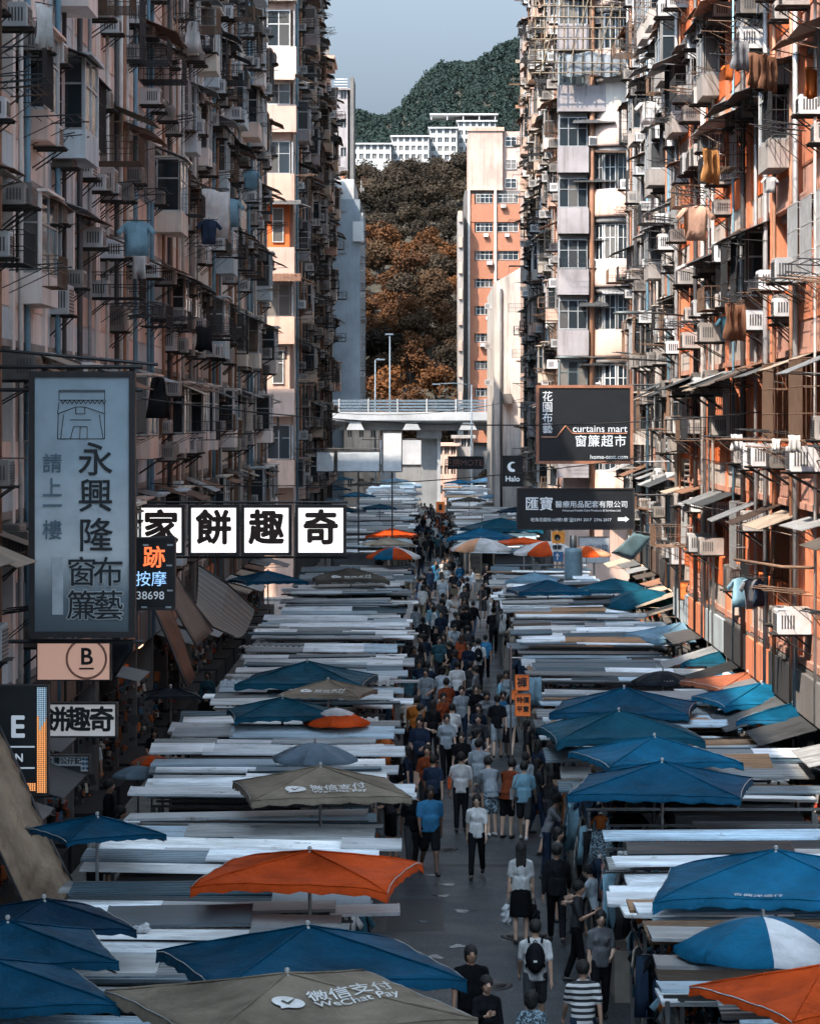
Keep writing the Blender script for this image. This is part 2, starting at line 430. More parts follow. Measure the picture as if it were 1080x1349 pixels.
MB().box(1.05, 1.4, 2.2, 2.5, 0, 7.9).build('drain_pipe', M_conc, fo)
# slip road wall beyond
o = thing('ramp', 'low white ramp wall behind the flyover column', 'ramp', (0, 322, 0))
MB().box(-5, -.6, 0, 1, 4.2, 6.8).build('parapet', M_conc, o); MB().box(-5, -.6, .2, 1.2, 0, 4.2).build('wall', M_concd, o)
def lamp_post(x, y, h, arm, label):
    o = thing('street_lamp', label, 'street lamp', (x, y, 0))
    MB().tube([(0,0,0),(0,0,h*.5),(0,0,h)], [.11,.09,.06], 8).build('pole', M_rail, o)
    MB().tube([(0,0,h),(arm*.6,0,h+.15),(arm,0,h+.1)], .045, 6).build('arm', M_rail, o)
    MB().cbox((arm*1.15,0,h+.06), (.8,.28,.14)).build('lamp_head', M_rail, o)
    return o
lamp_post(-3.7, D+3, 17.5, -.05, 'tall slim light mast standing on the flyover')
lamp_post(-5.2, D+5, 15.0, .5, 'shorter lamp post on the flyover beside the tall mast')
lamp_post(4.4, 296, 12.4, -3.0, 'dark lamp post in front of the flyover near the brick tower')
lamp_post(7.3, 285, 10.8, -1.0, 'white lamp post beside the stained white gable wall')

# ================================================================== BUILDINGS
M_salmon = plaster('paint_salmon', (.56,.34,.27)); M_orange = plaster('paint_orange', (.62,.14,.04), amount=.5)
M_pinkw = plaster('paint_pink_white', (.50,.365,.315)); M_white = plaster('paint_white', (.50,.455,.42), amount=.7)
M_gblue = plaster('paint_grey_blue', (.36,.42,.46), (.08,.09,.10)); M_grey = plaster('render_grey', (.30,.28,.27))
M_cream = plaster('paint_cream', (.54,.44,.36)); M_peach = plaster('paint_peach', (.56,.38,.31)); M_dgrey = plaster('render_dark', (.16,.155,.155))
M_lilac = plaster('paint_lilac_grey', (.33,.305,.32), amount=.75)
M_coral = plaster('paint_coral', (.60,.21,.11)); M_rose = plaster('paint_rose', (.50,.265,.20)); M_offw = plaster('paint_offwhite', (.50,.43,.39), amount=.6)
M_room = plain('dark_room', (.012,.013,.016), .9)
M_alu = plain('window_aluminium', (.50,.52,.54), .4, .5, vary=.4); M_brownf = plain('window_brown', (.16,.10,.07), .5, vary=.3); M_greenf = plain('window_green_grey', (.16,.21,.22), .5, vary=.3)
M_wfr = plain('window_white', (.66,.66,.66), .5, vary=.2)
M_acbox = plain('ac_case', (.30,.275,.26), .55, vary=.6, grain=.35); M_acg = plain('ac_grille', (.08,.08,.085), .5, vary=.3)
M_brk = plain('bracket_iron', (.045,.043,.043), .7, .3, vary=.3)
M_bar = plain('rack_iron', (.04,.042,.047), .6, .4, vary=.35)
M_barrust = plain('rack_rusty', (.15,.09,.06), .8, .1, vary=.4)
M_awn = [sheet('awning_dark', (.05,.055,.06), .6, .0, .2), sheet('awning_rust', (.20,.10,.06), .7, .4, .1), sheet('awning_grey', (.28,.29,.30), .5, .3, .3), sheet('awning_tan', (.34,.27,.21), .65, .3, .0)]
M_pipes = [plain('pipe_grey', (.30,.30,.31), .5, .2), plain('pipe_blue', (.14,.27,.36), .5), plain('pipe_brown', (.30,.15,.09), .6), plain('pipe_dark', (.06,.06,.065), .5), plain('pipe_white', (.58,.56,.54), .5)]
M_curtain = [plain('curtain_a', (.42,.38,.34), .9, vary=.5), plain('curtain_b', (.20,.24,.28), .9, vary=.4)]

# ---- shared small meshes (origin where they meet the wall; outside is -y)
def win_mesh(w_, h, nv, nh, fr=.045):
    mb = MB(); a = w_/2
    mb.box(-a, a, -.03, .05, 0, fr).box(-a, a, -.03, .05, h-fr, h).box(-a, -a+fr, -.03, .05, fr, h-fr).box(a-fr, a, -.03, .05, fr, h-fr)
    for i in range(1, nv): x = -a+w_*i/nv; mb.box(x-fr*.45, x+fr*.45, -.025, .04, fr, h-fr)
    for i in range(1, nh+1):
        z = h*.62
        if i == 1: mb.box(-a+fr, a-fr, -.022, .035, z-fr*.4, z+fr*.4)
    return mb
WIN = {}
def window(parent, x, y, z, w_, h, nv, m, rz=0, panes=True, nh=1):
    key = (round(w_, 2), round(h, 2), nv, nh, m.name)
    if key not in WIN:
        pm = MB().box(-w_/nv/2+.03, w_/nv/2-.03, -.006, .006, .04, h-.04).mesh('pane', M_glass)
        WIN[key] = (win_mesh(w_, h, nv, nh).mesh('window', m), pm)
    fm, pm = WIN[key]
    o = link('window', fm, parent, (x, y, z), (0,0,rz) if rz else None)
    if panes:
        for i in range(nv): link('pane', pm, o, (-w_/2+w_*(i+.5)/nv, .01, 0), (rnd.uniform(-.02,.02), 0, rnd.uniform(-.05,.05)))
    else:
        key2 = ('one',)+key
        if key2 not in WIN: WIN[key2] = MB().box(-w_/2+.03, w_/2-.03, -.006, .006, .03, h-.03).mesh('pane', M_glass)
        link('pane', WIN[key2], o, (0,.01,0))
    return o
def ac_case(w_, dp, h):
    mb = MB(); b = .025
    mb.add([(-w_/2+b,-dp,b),(w_/2-b,-dp,b),(w_/2-b,-dp,h-b),(-w_/2+b,-dp,h-b), (-w_/2,-dp+b,0),(w_/2,-dp+b,0),(w_/2,-dp+b,h),(-w_/2,-dp+b,h), (-w_/2,.1,0),(w_/2,.1,0),(w_/2,.1,h),(-w_/2,.1,h)],
           [(0,1,2,3),(4,5,1,0),(5,6,2,1),(6,7,3,2),(7,4,0,3),(4,8,9,5),(5,9,10,6),(6,10,11,7),(7,11,8,4),(8,11,10,9)])
    for sx in (-1, 1):
        for i in range(5):
            y = -dp+.08+i*.055; x0, x1 = sorted((sx*w_/2, sx*(w_/2+.006)))
            mb.box(x0, x1, y, y+.03, h*.22, h*.78, 1)
    return mb.mesh('air_conditioner', [M_acbox, M_acg])
def ac_grille(w_, dp, h):
    mb = MB()
    for i in range(7): z = .06+(h-.12)*i/7; mb.box(-w_/2+.05, w_/2-.05, -dp-.012, -dp+.004, z, z+(h-.12)/7*.55)
    return mb.mesh('grille', M_acg)
def ac_bracket(w_, dp):
    mb = MB()
    for sx in (-1, 1):
        x = sx*w_*.4
        mb.box(x-.02, x+.02, -dp-.08, .1, -.05, -.012); mb.bar((x, -dp, -.04), (x, .05, -.42), .014)
    mb.box(-w_*.55, w_*.55, -dp-.1, .02, -.012, .0)
    return mb.mesh('bracket', M_brk)
AC = [(ac_case(*q), ac_grille(*q), ac_bracket(q[0], q[1])) for q in ((.62,.50,.42), (.52,.42,.36), (.70,.62,.46), (.80,.34,.58))]
M_cool_ac = plain('ac_case_pale', (.52,.53,.55), .5, vary=.4)
def aircon(parent, x, y, z, detail=2, k=None, rz=0):
    k = rnd.choice((0,0,1,1,2,3)) if k is None else k
    o = link('air_conditioner', AC[k][0], parent, (x, y, z), (0, 0, rz))
    if rnd.random() < .5: slot(o, M_cool_ac)
    if detail: link('grille', AC[k][1], o); link('bracket', AC[k][2], o)
    return o
def awning_mesh(w_, dp, drop, ribs, m):
    mb = MB(); n = max(3, int(w_/.18)) if ribs else 1; n *= 2
    vs_, fs = [], []
    for i in range(n+1):
        x = -w_/2+w_*i/n; b = .018*(i % 2) if ribs else 0
        vs_ += [(x, .02, b), (x, -dp, -drop+b), (x, .02, b-.012), (x, -dp, -drop+b-.012)]
    for i in range(n):
        a, c = i*4, i*4+4
        fs += [(a, a+1, c+1, c), (a+2, c+2, c+3, a+3), (a+1, a+3, c+3, c+1)]
    mb.add(vs_, fs)
    for sx in (-1, 1): mb.bar((sx*w_*.46, 0, -.45), (sx*w_*.46, -dp*.92, -drop*.95), .011)
    return mb.mesh('awning', m)
AWN = []
for w_ in (1.5, 2.1, 2.8):
    for dp, dr in ((.55,.16), (.8,.30), (1.0,.42)):
        for mi in (0, 1, 2, 2, 3): AWN.append(awning_mesh(w_, dp, dr, mi != 3, M_awn[mi]))
def rack_mesh(w_, dp, style, m):
    mb = MB(); r_ = .009
    if style == 0:      # two arms, bars along the wall
        for sx in (-1, 1): mb.bar((sx*w_/2,0,0), (sx*w_/2,-dp,.05), .013); mb.bar((sx*w_/2,0,-.4), (sx*w_/2,-dp*.8,.02), r_)
        for i in range(6): y = -dp*(i+.6)/6; mb.bar((-w_/2, y, -y*.04), (w_/2, y, -y*.04), r_)
    elif style == 1:    # basket cage
        for z in (0, .28, .55):
            for a, b in (((-w_/2,0,z),(-w_/2,-dp,z)), ((w_/2,0,z),(w_/2,-dp,z)), ((-w_/2,-dp,z),(w_/2,-dp,z))): mb.bar(a, b, r_)
        n = int(w_/.13)
        for i in range(n+1): x = -w_/2+w_*i/n; mb.bar((x,-dp,0), (x,-dp,.55), .007); mb.bar((x,0,0), (x,-dp,0), .007)
        for sx in (-1, 1):
            for i in range(4): y = -dp*i/4; mb.bar((sx*w_/2,y,0), (sx*w_/2,y,.55), .007)
    else:               # long poles straight out over the street
        for i in range(5): x = -w_/2+w_*i/4; mb.bar((x,0,.05*(i % 2)), (x+.1,-dp*(.75+.25*(i % 3)/2),.12), .012)
        mb.bar((-w_/2,-.25,.03), (w_/2,-.25,.03), r_); mb.bar((-w_/2,-dp*.6,.07), (w_/2,-dp*.6,.07), r_); mb.bar((-w_/2,-dp*.6,.05), (-w_/2,0,-.5), r_); mb.bar((w_/2,-dp*.6,.05), (w_/2,0,-.5), r_)
    return mb.mesh('drying_rack', m)
RACK = [rack_mesh(w_, dp, st, m) for w_ in (1.3, 1.8) for dp in (.7, 1.1) for st in (0, 1, 2) for m in (M_bar, M_bar, M_barrust)]
def cage_mesh(w_, h, dp):
    mb = MB(); n = int(w_/.12)
    for i in range(n+1): x = -w_/2+w_*i/n; mb.bar((x,-dp,0), (x,-dp,h), .008)
    for z in (0, h*.33, h*.66, h):
        mb.bar((-w_/2,-dp,z), (w_/2,-dp,z), .01)
        for sx in (-1, 1): mb.bar((sx*w_/2,0,z), (sx*w_/2,-dp,z), .01)
    for i in range(3): y = -dp*(i+.5)/3; mb.bar((-w_/2,y,0), (w_/2,y,0), .008); mb.bar((-w_/2,y,0), (-w_/2,y,h), .007); mb.bar((w_/2,y,0), (w_/2,y,h), .007)
    return mb.mesh('window_cage', rnd.choice((M_bar, M_alu, M_barrust)))
CAGE = [cage_mesh(w_, 1.5, dp) for w_ in (1.5, 1.9) for dp in (.3, .5)]
def bay_box(parent, x, z, w_, h, dp, m, detail):
    """closed-in window bay of sheet and glass that stands proud of the wall"""
    o = MB().box(-w_/2, w_/2, -dp, 0, 0, .55).box(-w_/2-.05, w_/2+.05, -dp-.12, 0, h, h+.05).box(-w_/2, -w_/2+.06, -dp, -dp+.06, .55, h).box(w_/2-.06, w_/2, -dp, -dp+.06, .55, h).build('window_bay', m, parent, (x, 0, z))
    for (xx, yy, rz, ww) in ((0, -dp+.03, 0, w_-.12), (-w_/2+.03, -dp/2, -R(90), dp-.06), (w_/2-.03, -dp/2, R(90), dp-.06)):
        key = ('bay', round(ww, 2), round(h, 2))
        if key not in WIN: WIN[key] = (win_mesh(ww, h-.55, 2 if ww > 1 else 1, 1).mesh('sash', M_alu), MB().box(-ww/2+.03, ww/2-.03, .0, .012, .03, h-.58).mesh('pane', M_glass))
        link('sash', WIN[key][0], o, (xx, yy, .55), (0,0,rz))
        link('pane', WIN[key][1], o, (xx, yy, .55), (0,0,rz))
    return o

def facade(o, Wd, z0, n, st, dist, top=None, depth=13, unit=4.5, back=True, detail=2, ground=True):
    """fill building o (local x along the front, outside -y). dist(x): metres from the viewer, to leave out storeys above the view"""
    fh = 3.0; top = max(top or 0, z0+n*fh+1.2)
    MB().box(0, Wd, .62, depth, 0, top).build('wall', st['core'], o)
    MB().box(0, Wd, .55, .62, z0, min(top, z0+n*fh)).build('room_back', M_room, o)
    if top > z0+n*fh: MB().box(0, Wd, 0, .62, z0+n*fh, top).build('parapet', st['sp'][0][0], o)
    nu = max(1, round(Wd/unit)); u = Wd/nu
    for i in range(nu+1):
        x = min(max(i*u, .16), Wd-.16)
        MB().box(x-.16, x+.16, -.06, .55, z0-.34 if ground else z0, min(top, z0+n*fh)-.003).build('pier', st['pier'], o)
        if ground: MB().box(x-.16, x+.16, -.04, .55, .12, z0-1.301).build('shop_pier', M_dgrey, o)
    for f in range(n):
        zk = z0+f*fh
        MB().box(.0, Wd, -.05, .5, zk-.30, zk-.17).build('slab_edge', st['slab'], o)
        for i in range(nu):
            x0, x1 = i*u+.16, (i+1)*u-.16; xc = (x0+x1)/2; ww = x1-x0
            d = dist(xc); zmax = HC+575*d/FPX
            if zk-.6 > zmax: continue
            pal = st['sp'][rnd.randrange(len(st['sp']))] if st.get('mixed') else st['sp'][(i+f*st.get('step', 0)) % len(st['sp'])]
            pr = rnd.uniform(-.05, .05)
            MB().box(x0, x1, -.02+pr, .14, zk+st.get('band', .42), zk+1.05).build('spandrel', pal[0], o)
            MB().box(x0, x1, pr, .14, zk-.17, zk+st.get('band', .42)).build('apron', pal[-1], o)
            MB().box(x0, x1, .12, .5, zk+2.55, zk+2.68).build('lintel', st['core'], o)
            kind = rnd.random()
            fm = rnd.choice(st['frames'])
            if kind < st.get('bays', .25):
                bay_box(o, xc+rnd.uniform(-.4, .4), zk+.5, rnd.choice((1.8, 2.4)), 2.0, rnd.choice((.45, .7)), rnd.choice(st['baymats']), detail)
            nw = 2 if ww < 4.2 else 3
            for k in range(nw):
                xw = x0+ww*(k+.5)/nw; wv = round(ww/nw-.22, 2)
                window(o, xw, .40, zk+1.05, wv, 1.5, 2, fm, panes=detail > 1)
                if k: MB().box(x0+ww*k/nw-.11, x0+ww*k/nw+.11, .2, .48, zk+1.05, zk+2.55).build('mullion', pal[0], o)
                if rnd.random() < .3*(detail > 0): 
                    MB().box(xw-wv/2+.05, xw-wv/2+.05+wv*rnd.uniform(.3,.8), .44, .46, zk+1.1, zk+2.5).build('curtain', rnd.choice(M_curtain), o)
                r_ = rnd.random()
                if r_ < .66: aircon(o, xw+rnd.uniform(-.35,.35), -.02, zk+rnd.choice((.48, 1.08, 1.08, 2.12, 2.05)), detail)
                if rnd.random() < .34: aircon(o, xw+rnd.uniform(-.5,.5), -.02, zk+rnd.choice((.35, 2.1)), detail)
                if rnd.random() < .5: link('awning', rnd.choice(AWN), o, (xw+rnd.uniform(-.15,.15), -.05, zk+2.62+rnd.uniform(-.08,.1)), (0, 0, rnd.uniform(-.03,.03)))
                if rnd.random() < .46: link('drying_rack', rnd.choice(RACK), o, (xw+rnd.uniform(-.2,.2), -.05, zk+rnd.uniform(.8, 1.15)))
                if rnd.random() < .24: link('window_cage', rnd.choice(CAGE), o, (xw, .0, zk+1.05))
        # pipes
    for i in range(nu):
        for _ in range(rnd.choice((2, 2, 3))):
            x = i*u+rnd.choice((.32, .42, u-.35, u*.5, u*.27, u*.73)); zt = min(top-.5, z0+n*fh)
            MB().tube([(x,-.13,z0-1.2),(x,-.13,z0+(zt-z0)*.5),(x,-.13,zt)], rnd.choice((.045,.06,.03)), 6).build('pipe', rnd.choice(M_pipes), o)
    if ground:
        shopfront(o, Wd, z0, nu, u, detail)

M_goods = [plain('goods_%s' % n, c, .7, vary=.5) for n, c in (('orange', (.40,.11,.03)), ('cream', (.55,.48,.4)), ('blue', (.05,.14,.25)), ('grey', (.25,.25,.26)), ('red', (.30,.04,.02)), ('dark', (.03,.03,.035)))]
M_shoplight = glow('shop_lamp', (1.0,.62,.32), 1.2)
def shopfront(o, Wd, z0, nu, u, detail):
    MB().box(0, Wd, -.05, .55, z0-1.3, z0-.34).build('fascia', M_dgrey, o)
    for i in range(nu):
        xs_ = (i+.5)*u
        if detail > 1:
            MB().box(xs_-u/2+.15, xs_+u/2-.25, -.13, -.05, z0-1.22, z0-.42).build('fascia_board', rnd.choice((M_coral, M_rose, M_dgrey, M_gblue, M_brownf, M_room)), o)
            if rnd.random() < .8: link('awning', rnd.choice(AWN), o, (xs_+rnd.uniform(-.3,.3), -.14, z0-1.28), None, (1.25, 1.3, 1.0))
    for i in range(nu):
        x = (i+.5)*u
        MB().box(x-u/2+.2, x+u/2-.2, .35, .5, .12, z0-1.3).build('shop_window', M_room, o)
        if detail > 1:
            mbs = [MB() for _ in M_goods]
            for _ in range(90):
                w_ = rnd.uniform(.03, .12); mb_ = mbs[rnd.choice((0, 0, 1, 2, 3, 4, 5, 5, 5, 5, 5, 5))]
                if _ % 11 == 0: cx_, cz_ = x+rnd.uniform(-u/2+.5, u/2-.5), .3+2.3*rnd.random()
                mb_.cbox((cx_+rnd.gauss(0,.14), rnd.uniform(-.1, .3), cz_+rnd.gauss(0,.2)), (w_, w_*rnd.uniform(.5, 1.2), w_*rnd.uniform(.6, 2.2)), 0, (rnd.uniform(-.3,.3), rnd.uniform(-.3,.3), rnd.uniform(0,3)))
            for m_, b_ in zip(M_goods, mbs):
                if b_.v: stuff(b_.build('goods', m_, o))
            MB().box(x-u/2+.3, x+u/2-.3, -.5, .3, .12, .7).build('shop_counter', M_room, o)
            if rnd.random() < .4: MB().box(x-.5, x+.5, .05, .2, z0-1.42, z0-1.36).build('tube_lamp', M_shoplight, o)

# ---- left row, near block
FR = [M_alu, M_alu, M_brownf, M_greenf, M_wfr]
def left_dist(y0): return lambda x: y0+x
def right_dist(y1): return lambda x: y1-x
def left_building(y0, y1, X, n, st, label, detail=2, z0=4.4, top=None, unit=4.5):
    o = thing('tenement_building', label, 'building', (X, y0, 0), R(90), 'tenements lining the market street')
    facade(o, y1-y0, z0, n, st, left_dist(y0), top, detail=detail, unit=unit); return o
def right_building(y0, y1, X, n, st, label, detail=2, z0=4.4, top=None, unit=4.5):
    o = thing('tenement_building', label, 'building', (X, y1, 0), -R(90), 'tenements lining the market street')
    facade(o, y1-y0, z0, n, st, right_dist(y1), top, detail=detail, unit=unit); return o
Lp, Lw, Lb, Lc = plaster('shade_peach', (.78,.60,.52), (.2,.17,.16), .6), plaster('shade_pale_pink', (.82,.74,.71), (.2,.19,.19), .6), plaster('shade_blue_grey', (.58,.66,.72), (.15,.17,.19), .6), plaster('shade_cream', (.80,.74,.66), (.2,.18,.17), .6)  # paler copies of the wall paints; missing bounced light put into their colour
stA = dict(core=M_gblue, pier=Lw, slab=M_grey, sp=[(Lb, Lb), (Lp, Lb), (Lp, Lw)], frames=FR, baymats=[Lb, Lp, Lw], bays=.3)
stB = dict(core=M_grey, pier=Lw, slab=M_grey, sp=[(Lp, Lw), (Lc, Lp), (Lp, Lb)], frames=FR, baymats=[Lp, Lb, Lc, Lw], bays=.3)
stC = dict(core=M_grey, pier=Lw, slab=M_grey, sp=[(Lw, Lp), (Lb, Lw), (Lp, Lc)], frames=FR, baymats=[Lw, Lb, Lc], bays=.35, mixed=True)
stD = dict(core=M_dgrey, band=.36, pier=M_coral, slab=M_rose, sp=[(M_orange, M_offw), (M_orange, M_rose), (M_coral, M_rose)], frames=FR, baymats=[M_brownf, M_grey, M_rose], bays=.12)
stE = dict(core=M_dgrey, pier=M_grey, slab=M_grey, sp=[(M_lilac, M_offw), (M_grey, M_rose), (M_rose, M_lilac)], frames=FR, baymats=[M_white, M_grey], bays=.3, mixed=True)
TOPL = 29.3
left_building(44.0, 66.5, -7.3, 5, stA, 'grey-blue tenement nearest the camera behind the tall blue sign', top=TOPL)
left_building(66.6, 89.0, -7.3, 6, stB, 'salmon tenement in the shaded row, behind the white character sign', top=TOPL+1)
left_building(89.1, 112, -7.35, 8, stC, 'pink and lilac tenement in the shaded row, third from the camera', top=TOPL)
left_building(112.1, 134, -7.25, 9, stB, 'salmon corner tenement at the end of the shaded near row', top=TOPL+3.5)
# ---- right row, near block
right_building(50.0, 68.0, 7.3, 5, stD, 'orange and pink banded tenement nearest the camera in the sunlit row', top=20)
right_building(68.1, 88.0, 7.3, 6, dict(stD, sp=[(M_orange, M_offw), (M_orange, M_rose), (M_orange, M_offw)]), 'orange tenement with white bands in the sunlit row', top=23)
right_building(88.1, 106.0, 8.3, 7, stE, 'pale tenement with the blue drain pipe beside the orange one', top=26)
right_building(106.1, 127.5, 8.6, 8, stE, 'grey corner tenement at the end of the sunlit near row', top=29)
# ---- second block
stF = dict(core=M_grey, pier=Lw, slab=M_grey, sp=[(Lw, Lc), (Lp, Lb), (Lb, Lw)], frames=FR, baymats=[M_cream, M_lilac, M_pinkw], bays=.35, mixed=True)
stG = dict(core=M_grey, pier=M_salmon, slab=M_grey, sp=[(M_peach, M_cream), (M_pinkw, M_white), (M_salmon, M_white)], frames=FR, baymats=[M_cream, M_white, M_peach], bays=.35, mixed=True)
left_building(150.5, 186, -6.6, 13, stF, 'tall pale tenement past the crossing in the shaded row', 1, top=46)
left_building(186.1, 212, -6.7, 9, stG, 'lower cream tenement at the far end of the shaded row', 1, top=32.5)
right_building(150.5, 176, 6.75, 13, stG, 'tall weathered tenement past the crossing in the sunlit row', 1, top=46)
right_building(176.1, 196, 6.7, 11, stF, 'weathered tenement standing before the stained white gable', 1, top=40)

# ------------------------------------------------------------------ an unseen neighbour that goes on towards the camera and shades the street
o = thing('tenement_building', 'unseen grey tenement added for street shade, continuing the row beside the viewer', 'building', (-7.3, 2, 0), R(90))
MB().box(0, 41.8, .1, 13, 0, TOPL).build('wall', M_gblue, o)

# ------------------------------------------------------------------ corner house past the crossing, sunlit row: box balconies and a round bay
def at(px, d): return (px-VX)*d/FPX
o = thing('corner_house', 'pink corner house with round bay and stacked grey box balconies past the crossing', 'building', (0, 149.2, 0), 0, 'corner houses at the crossing')
MB().box(6.75, 18, 0, 1.2, 0, 46).build('wall', M_pinkw, o)
for k in range(12):
    zk = 6.15+3*k
    if zk > 33: break
    big = k == 6
    x0, x1 = 6.45, (8.9 if big else 7.95)
    b = MB().box(x0, x1, -1.15, 0, zk-.12, zk).box(x0, x1, -1.15, -1.05, zk, zk+1.15).box(x0, x0+.1, -1.05, 0, zk, zk+1.15).box(x1-.1, x1, -1.05, 0, zk, zk+1.15).build('balcony', M_lilac, o)
    nv = 4 if big else 3
    window(o, (x0+x1)/2, -.75, zk+1.18, x1-x0-.1, 1.45, nv, rnd.choice((M_greenf, M_alu)))
    MB().box(x0+.05, x1-.05, -.7, -.02, zk+2.63, zk+2.85).build('balcony_head', M_grey, o)
    window(o, x0+.06, -.4, zk+1.18, .65, 1.4, 1, M_alu, rz=-R(90))
    link('awning', AWN[(k*5) % len(AWN)], o, (x1+.4, -.5, zk+2.7), (0,0,R(-10)))
    if k % 2: aircon(o, x1+.35, -.45, zk+1.2, 2, k % 3)
    if k % 3 == 0: link('drying_rack', RACK[k % len(RACK)], o, (x0+.7, -1.15, zk+1.1))
MB().tube([(8.12,-.9,3),(8.12,-.9,20),(8.12,-.9,40)], .13, 8).build('drain_pipe', M_pipes[2], o)
MB().tube([(10.55,-.5,3),(10.55,-.5,20),(10.55,-.5,44)], .06, 8).build('drain_pipe', M_pipes[1], o)
A0, A1 = R(160), R(340)
for k in range(9):
    zk = 5.2+3.45*k
    if zk > 33: break
    c = (9.35, -.2, 0)
    MB().lathe([(.3,zk-.15),(1.32,zk-.15),(1.32,zk),(1.28,zk+1.2),(1.16,zk+1.2),(1.16,zk)], 18, c, 0, True, A0, A1).build('round_parapet', M_pinkw if k % 2 else M_peach, o)
    if k == 5:
        MB().lathe([(1.1,zk+1.0),(1.1,zk+3.3)], 18, c, 0, True, A0, A1).build('round_wall', M_white, o)
    else:
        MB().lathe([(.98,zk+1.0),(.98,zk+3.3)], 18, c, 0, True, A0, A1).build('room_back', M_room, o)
        for j in range(5):
            a = A0+(A1-A0)*(j+.5)/5
            window(o, c[0]+1.04*math.cos(a), c[1]+1.04*math.sin(a), zk+1.2, .6, 1.75, 2, M_wfr if k % 2 else M_alu, rz=a+R(90), panes=False)
    MB().lathe([(.5,zk+3.0),(1.2,zk+3.0),(1.22,zk+3.3),(.5,zk+3.3)], 18, c, 0, True, A0, A1).build('round_head', M_grey, o)
    if k % 2 == 0: link('awning', AWN[(k*7+3) % len(AWN)], o, (9.6, -1.2, zk+3.1), (0,0,R(6)))
    aircon(o, 10.45, -.6, zk+.6, 2, k % 3)
# bamboo scaffold on its upper floors
M_bamboo = plain('bamboo', (.20,.15,.10), .7, vary=.4); M_net = fabric('scaffold_net', (.30,.34,.38), .6, .3)
sf = thing('bamboo_scaffold', 'bamboo scaffold with grey netting on the upper corner house', 'scaffold', (0, 147.2, 0))
for i in range(12):
    x = 5.3+i*.46; MB().tube([(x,0,25.6),(x+rnd.uniform(-.06,.06),0,28),(x+rnd.uniform(-.08,.08),0,31.5)], .035, 5).build('upright_pole', M_bamboo, sf)
for i in range(11):
    z = 25.8+i*.55; MB().bar((5.1,-.06+rnd.uniform(-.02,.02),z), (10.7,-.06,z+rnd.uniform(-.15,.15)), .03, 5).build('cross_pole', M_bamboo, sf)
for i in range(4): MB().bar((5.5+i*1.3,-.1,25.7), (6.9+i*1.3,-.1,30.5), .025, 5).build('brace_pole', M_bamboo, sf)
mb = MB(); nx = 14
for j in range(3):
    for i in range(nx+1): mb.v.append((6.6+3.6*i/nx, .08+.07*math.sin(i*1.7+j), 25.7+j*.55-.08*math.sin(i*.9)))
for j in range(2):
    for i in range(nx): mb.f.append((j*(nx+1)+i, j*(nx+1)+i+1, (j+1)*(nx+1)+i+1, (j+1)*(nx+1)+i)); mb.m.append(0); mb.sm.append(True)
mb.build('net', M_net, sf)

# ------------------------------------------------------------------ corner house past the crossing, shaded row: white balconies that catch the sun
o = thing('corner_house', 'white and peach corner house with sunlit balconies past the crossing', 'building', (0, 149.2, 0), 0, 'corner houses at the crossing')
MB().box(-18, -6.6, 0, 1.2, 0, 46).build('wall', M_peach, o)
tops = (30.8, 27.2, 24.35, 20.95, 17.35, 13.95, 10.4, 6.9)
for k, zt in enumerate(tops):
    x0, x1 = -9.6, -6.4+(0 if k < 3 else -.08)
    pm = (M_white, M_white, M_pinkw, M_peach, M_pinkw, M_peach, M_pinkw, M_peach)[k]
    MB().box(x0, x1, -1.3, 0, zt-1.35, zt-1.2).box(x0, x1, -1.3, -1.18, zt-1.2, zt).box(x1-.12, x1, -1.18, 0, zt-1.2, zt).build('balcony', pm, o)
    nxt = tops[k-1]-1.35 if k else zt+2.2
    hh = nxt-zt-.45
    if k in (4, 6):
        MB().box(x0, x1-.25, -.95, -.02, zt, nxt-.003).build('infill_wall', M_orange if k == 4 else M_peach, o)
        window(o, -7.3, -1.0, zt+.25, .55, hh-.1, 1, M_wfr)
    else:
        window(o, -7.55, -.9, zt+.03, 1.7, hh, 3, M_wfr if k < 3 else M_alu)
        window(o, x1-.1, -.55, zt+.03, .9, hh, 1, M_alu, rz=R(90))
        MB().box(x0, x1-.2, -.85, -.02, zt+hh+.04, nxt-.003).build('balcony_head', M_peach, o)
    if k in (2, 4, 5):
        o2 = link('awning', AWN[(k*4+1) % len(AWN)], o, (-7.2, -1.3, nxt+.05), (R(8), 0, 0))
        link('awning', AWN[(k*4+6) % len(AWN)], o, (x1, -.5, nxt), (0, 0, R(90)))
    link('drying_rack', RACK[(k*5+2) % len(RACK)], o, (x1+.02, -.6, zt-.1), (0,0,R(90)))

# ------------------------------------------------------------------ farther houses
M_brick = None
def brickmat():
    m, t, b = _base('brick_orange', (.42,.17,.09), .85)
    p = _pos(t); mp = t.nodes.new('ShaderNodeMapping'); mp.inputs['Rotation'].default_value = (R(90),0,0); t.links.new(p, mp.inputs[0])
    br = t.nodes.new('ShaderNodeTexBrick'); br.inputs['Scale'].default_value = 3.2; br.inputs['Color1'].default_value = (.38,.135,.065,1); br.inputs['Color2'].default_value = (.28,.095,.045,1); br.inputs['Mortar'].default_value = (.30,.22,.18,1)
    t.links.new(mp.outputs[0], br.inputs['Vector']); 
    c = _mix(t, _ramp(t, _noise(t, .3, 4, .6, p), .4, .7), br.outputs[0], (.30,.12,.07))
    t.links.new(c, b.inputs['Base Color']); return m
M_brick = brickmat()
d = 340
X = lambda px: at(px, d)
Z = lambda py: HC+(VY-py)*d/FPX
o = thing('brick_tower', 'orange brick tower block behind the flyover with a bare pink upper wall', 'building', (0, d, 0))
MB().box(X(612), X(720), .6, 14, 0, Z(250)).build('wall', M_dgrey, o)
MB().box(X(617), X(662), 0, .6, Z(250), Z(172)).box(X(617), X(725), .6, 14, Z(250), Z(172)).build('upper_wall', M_pinkw, o)
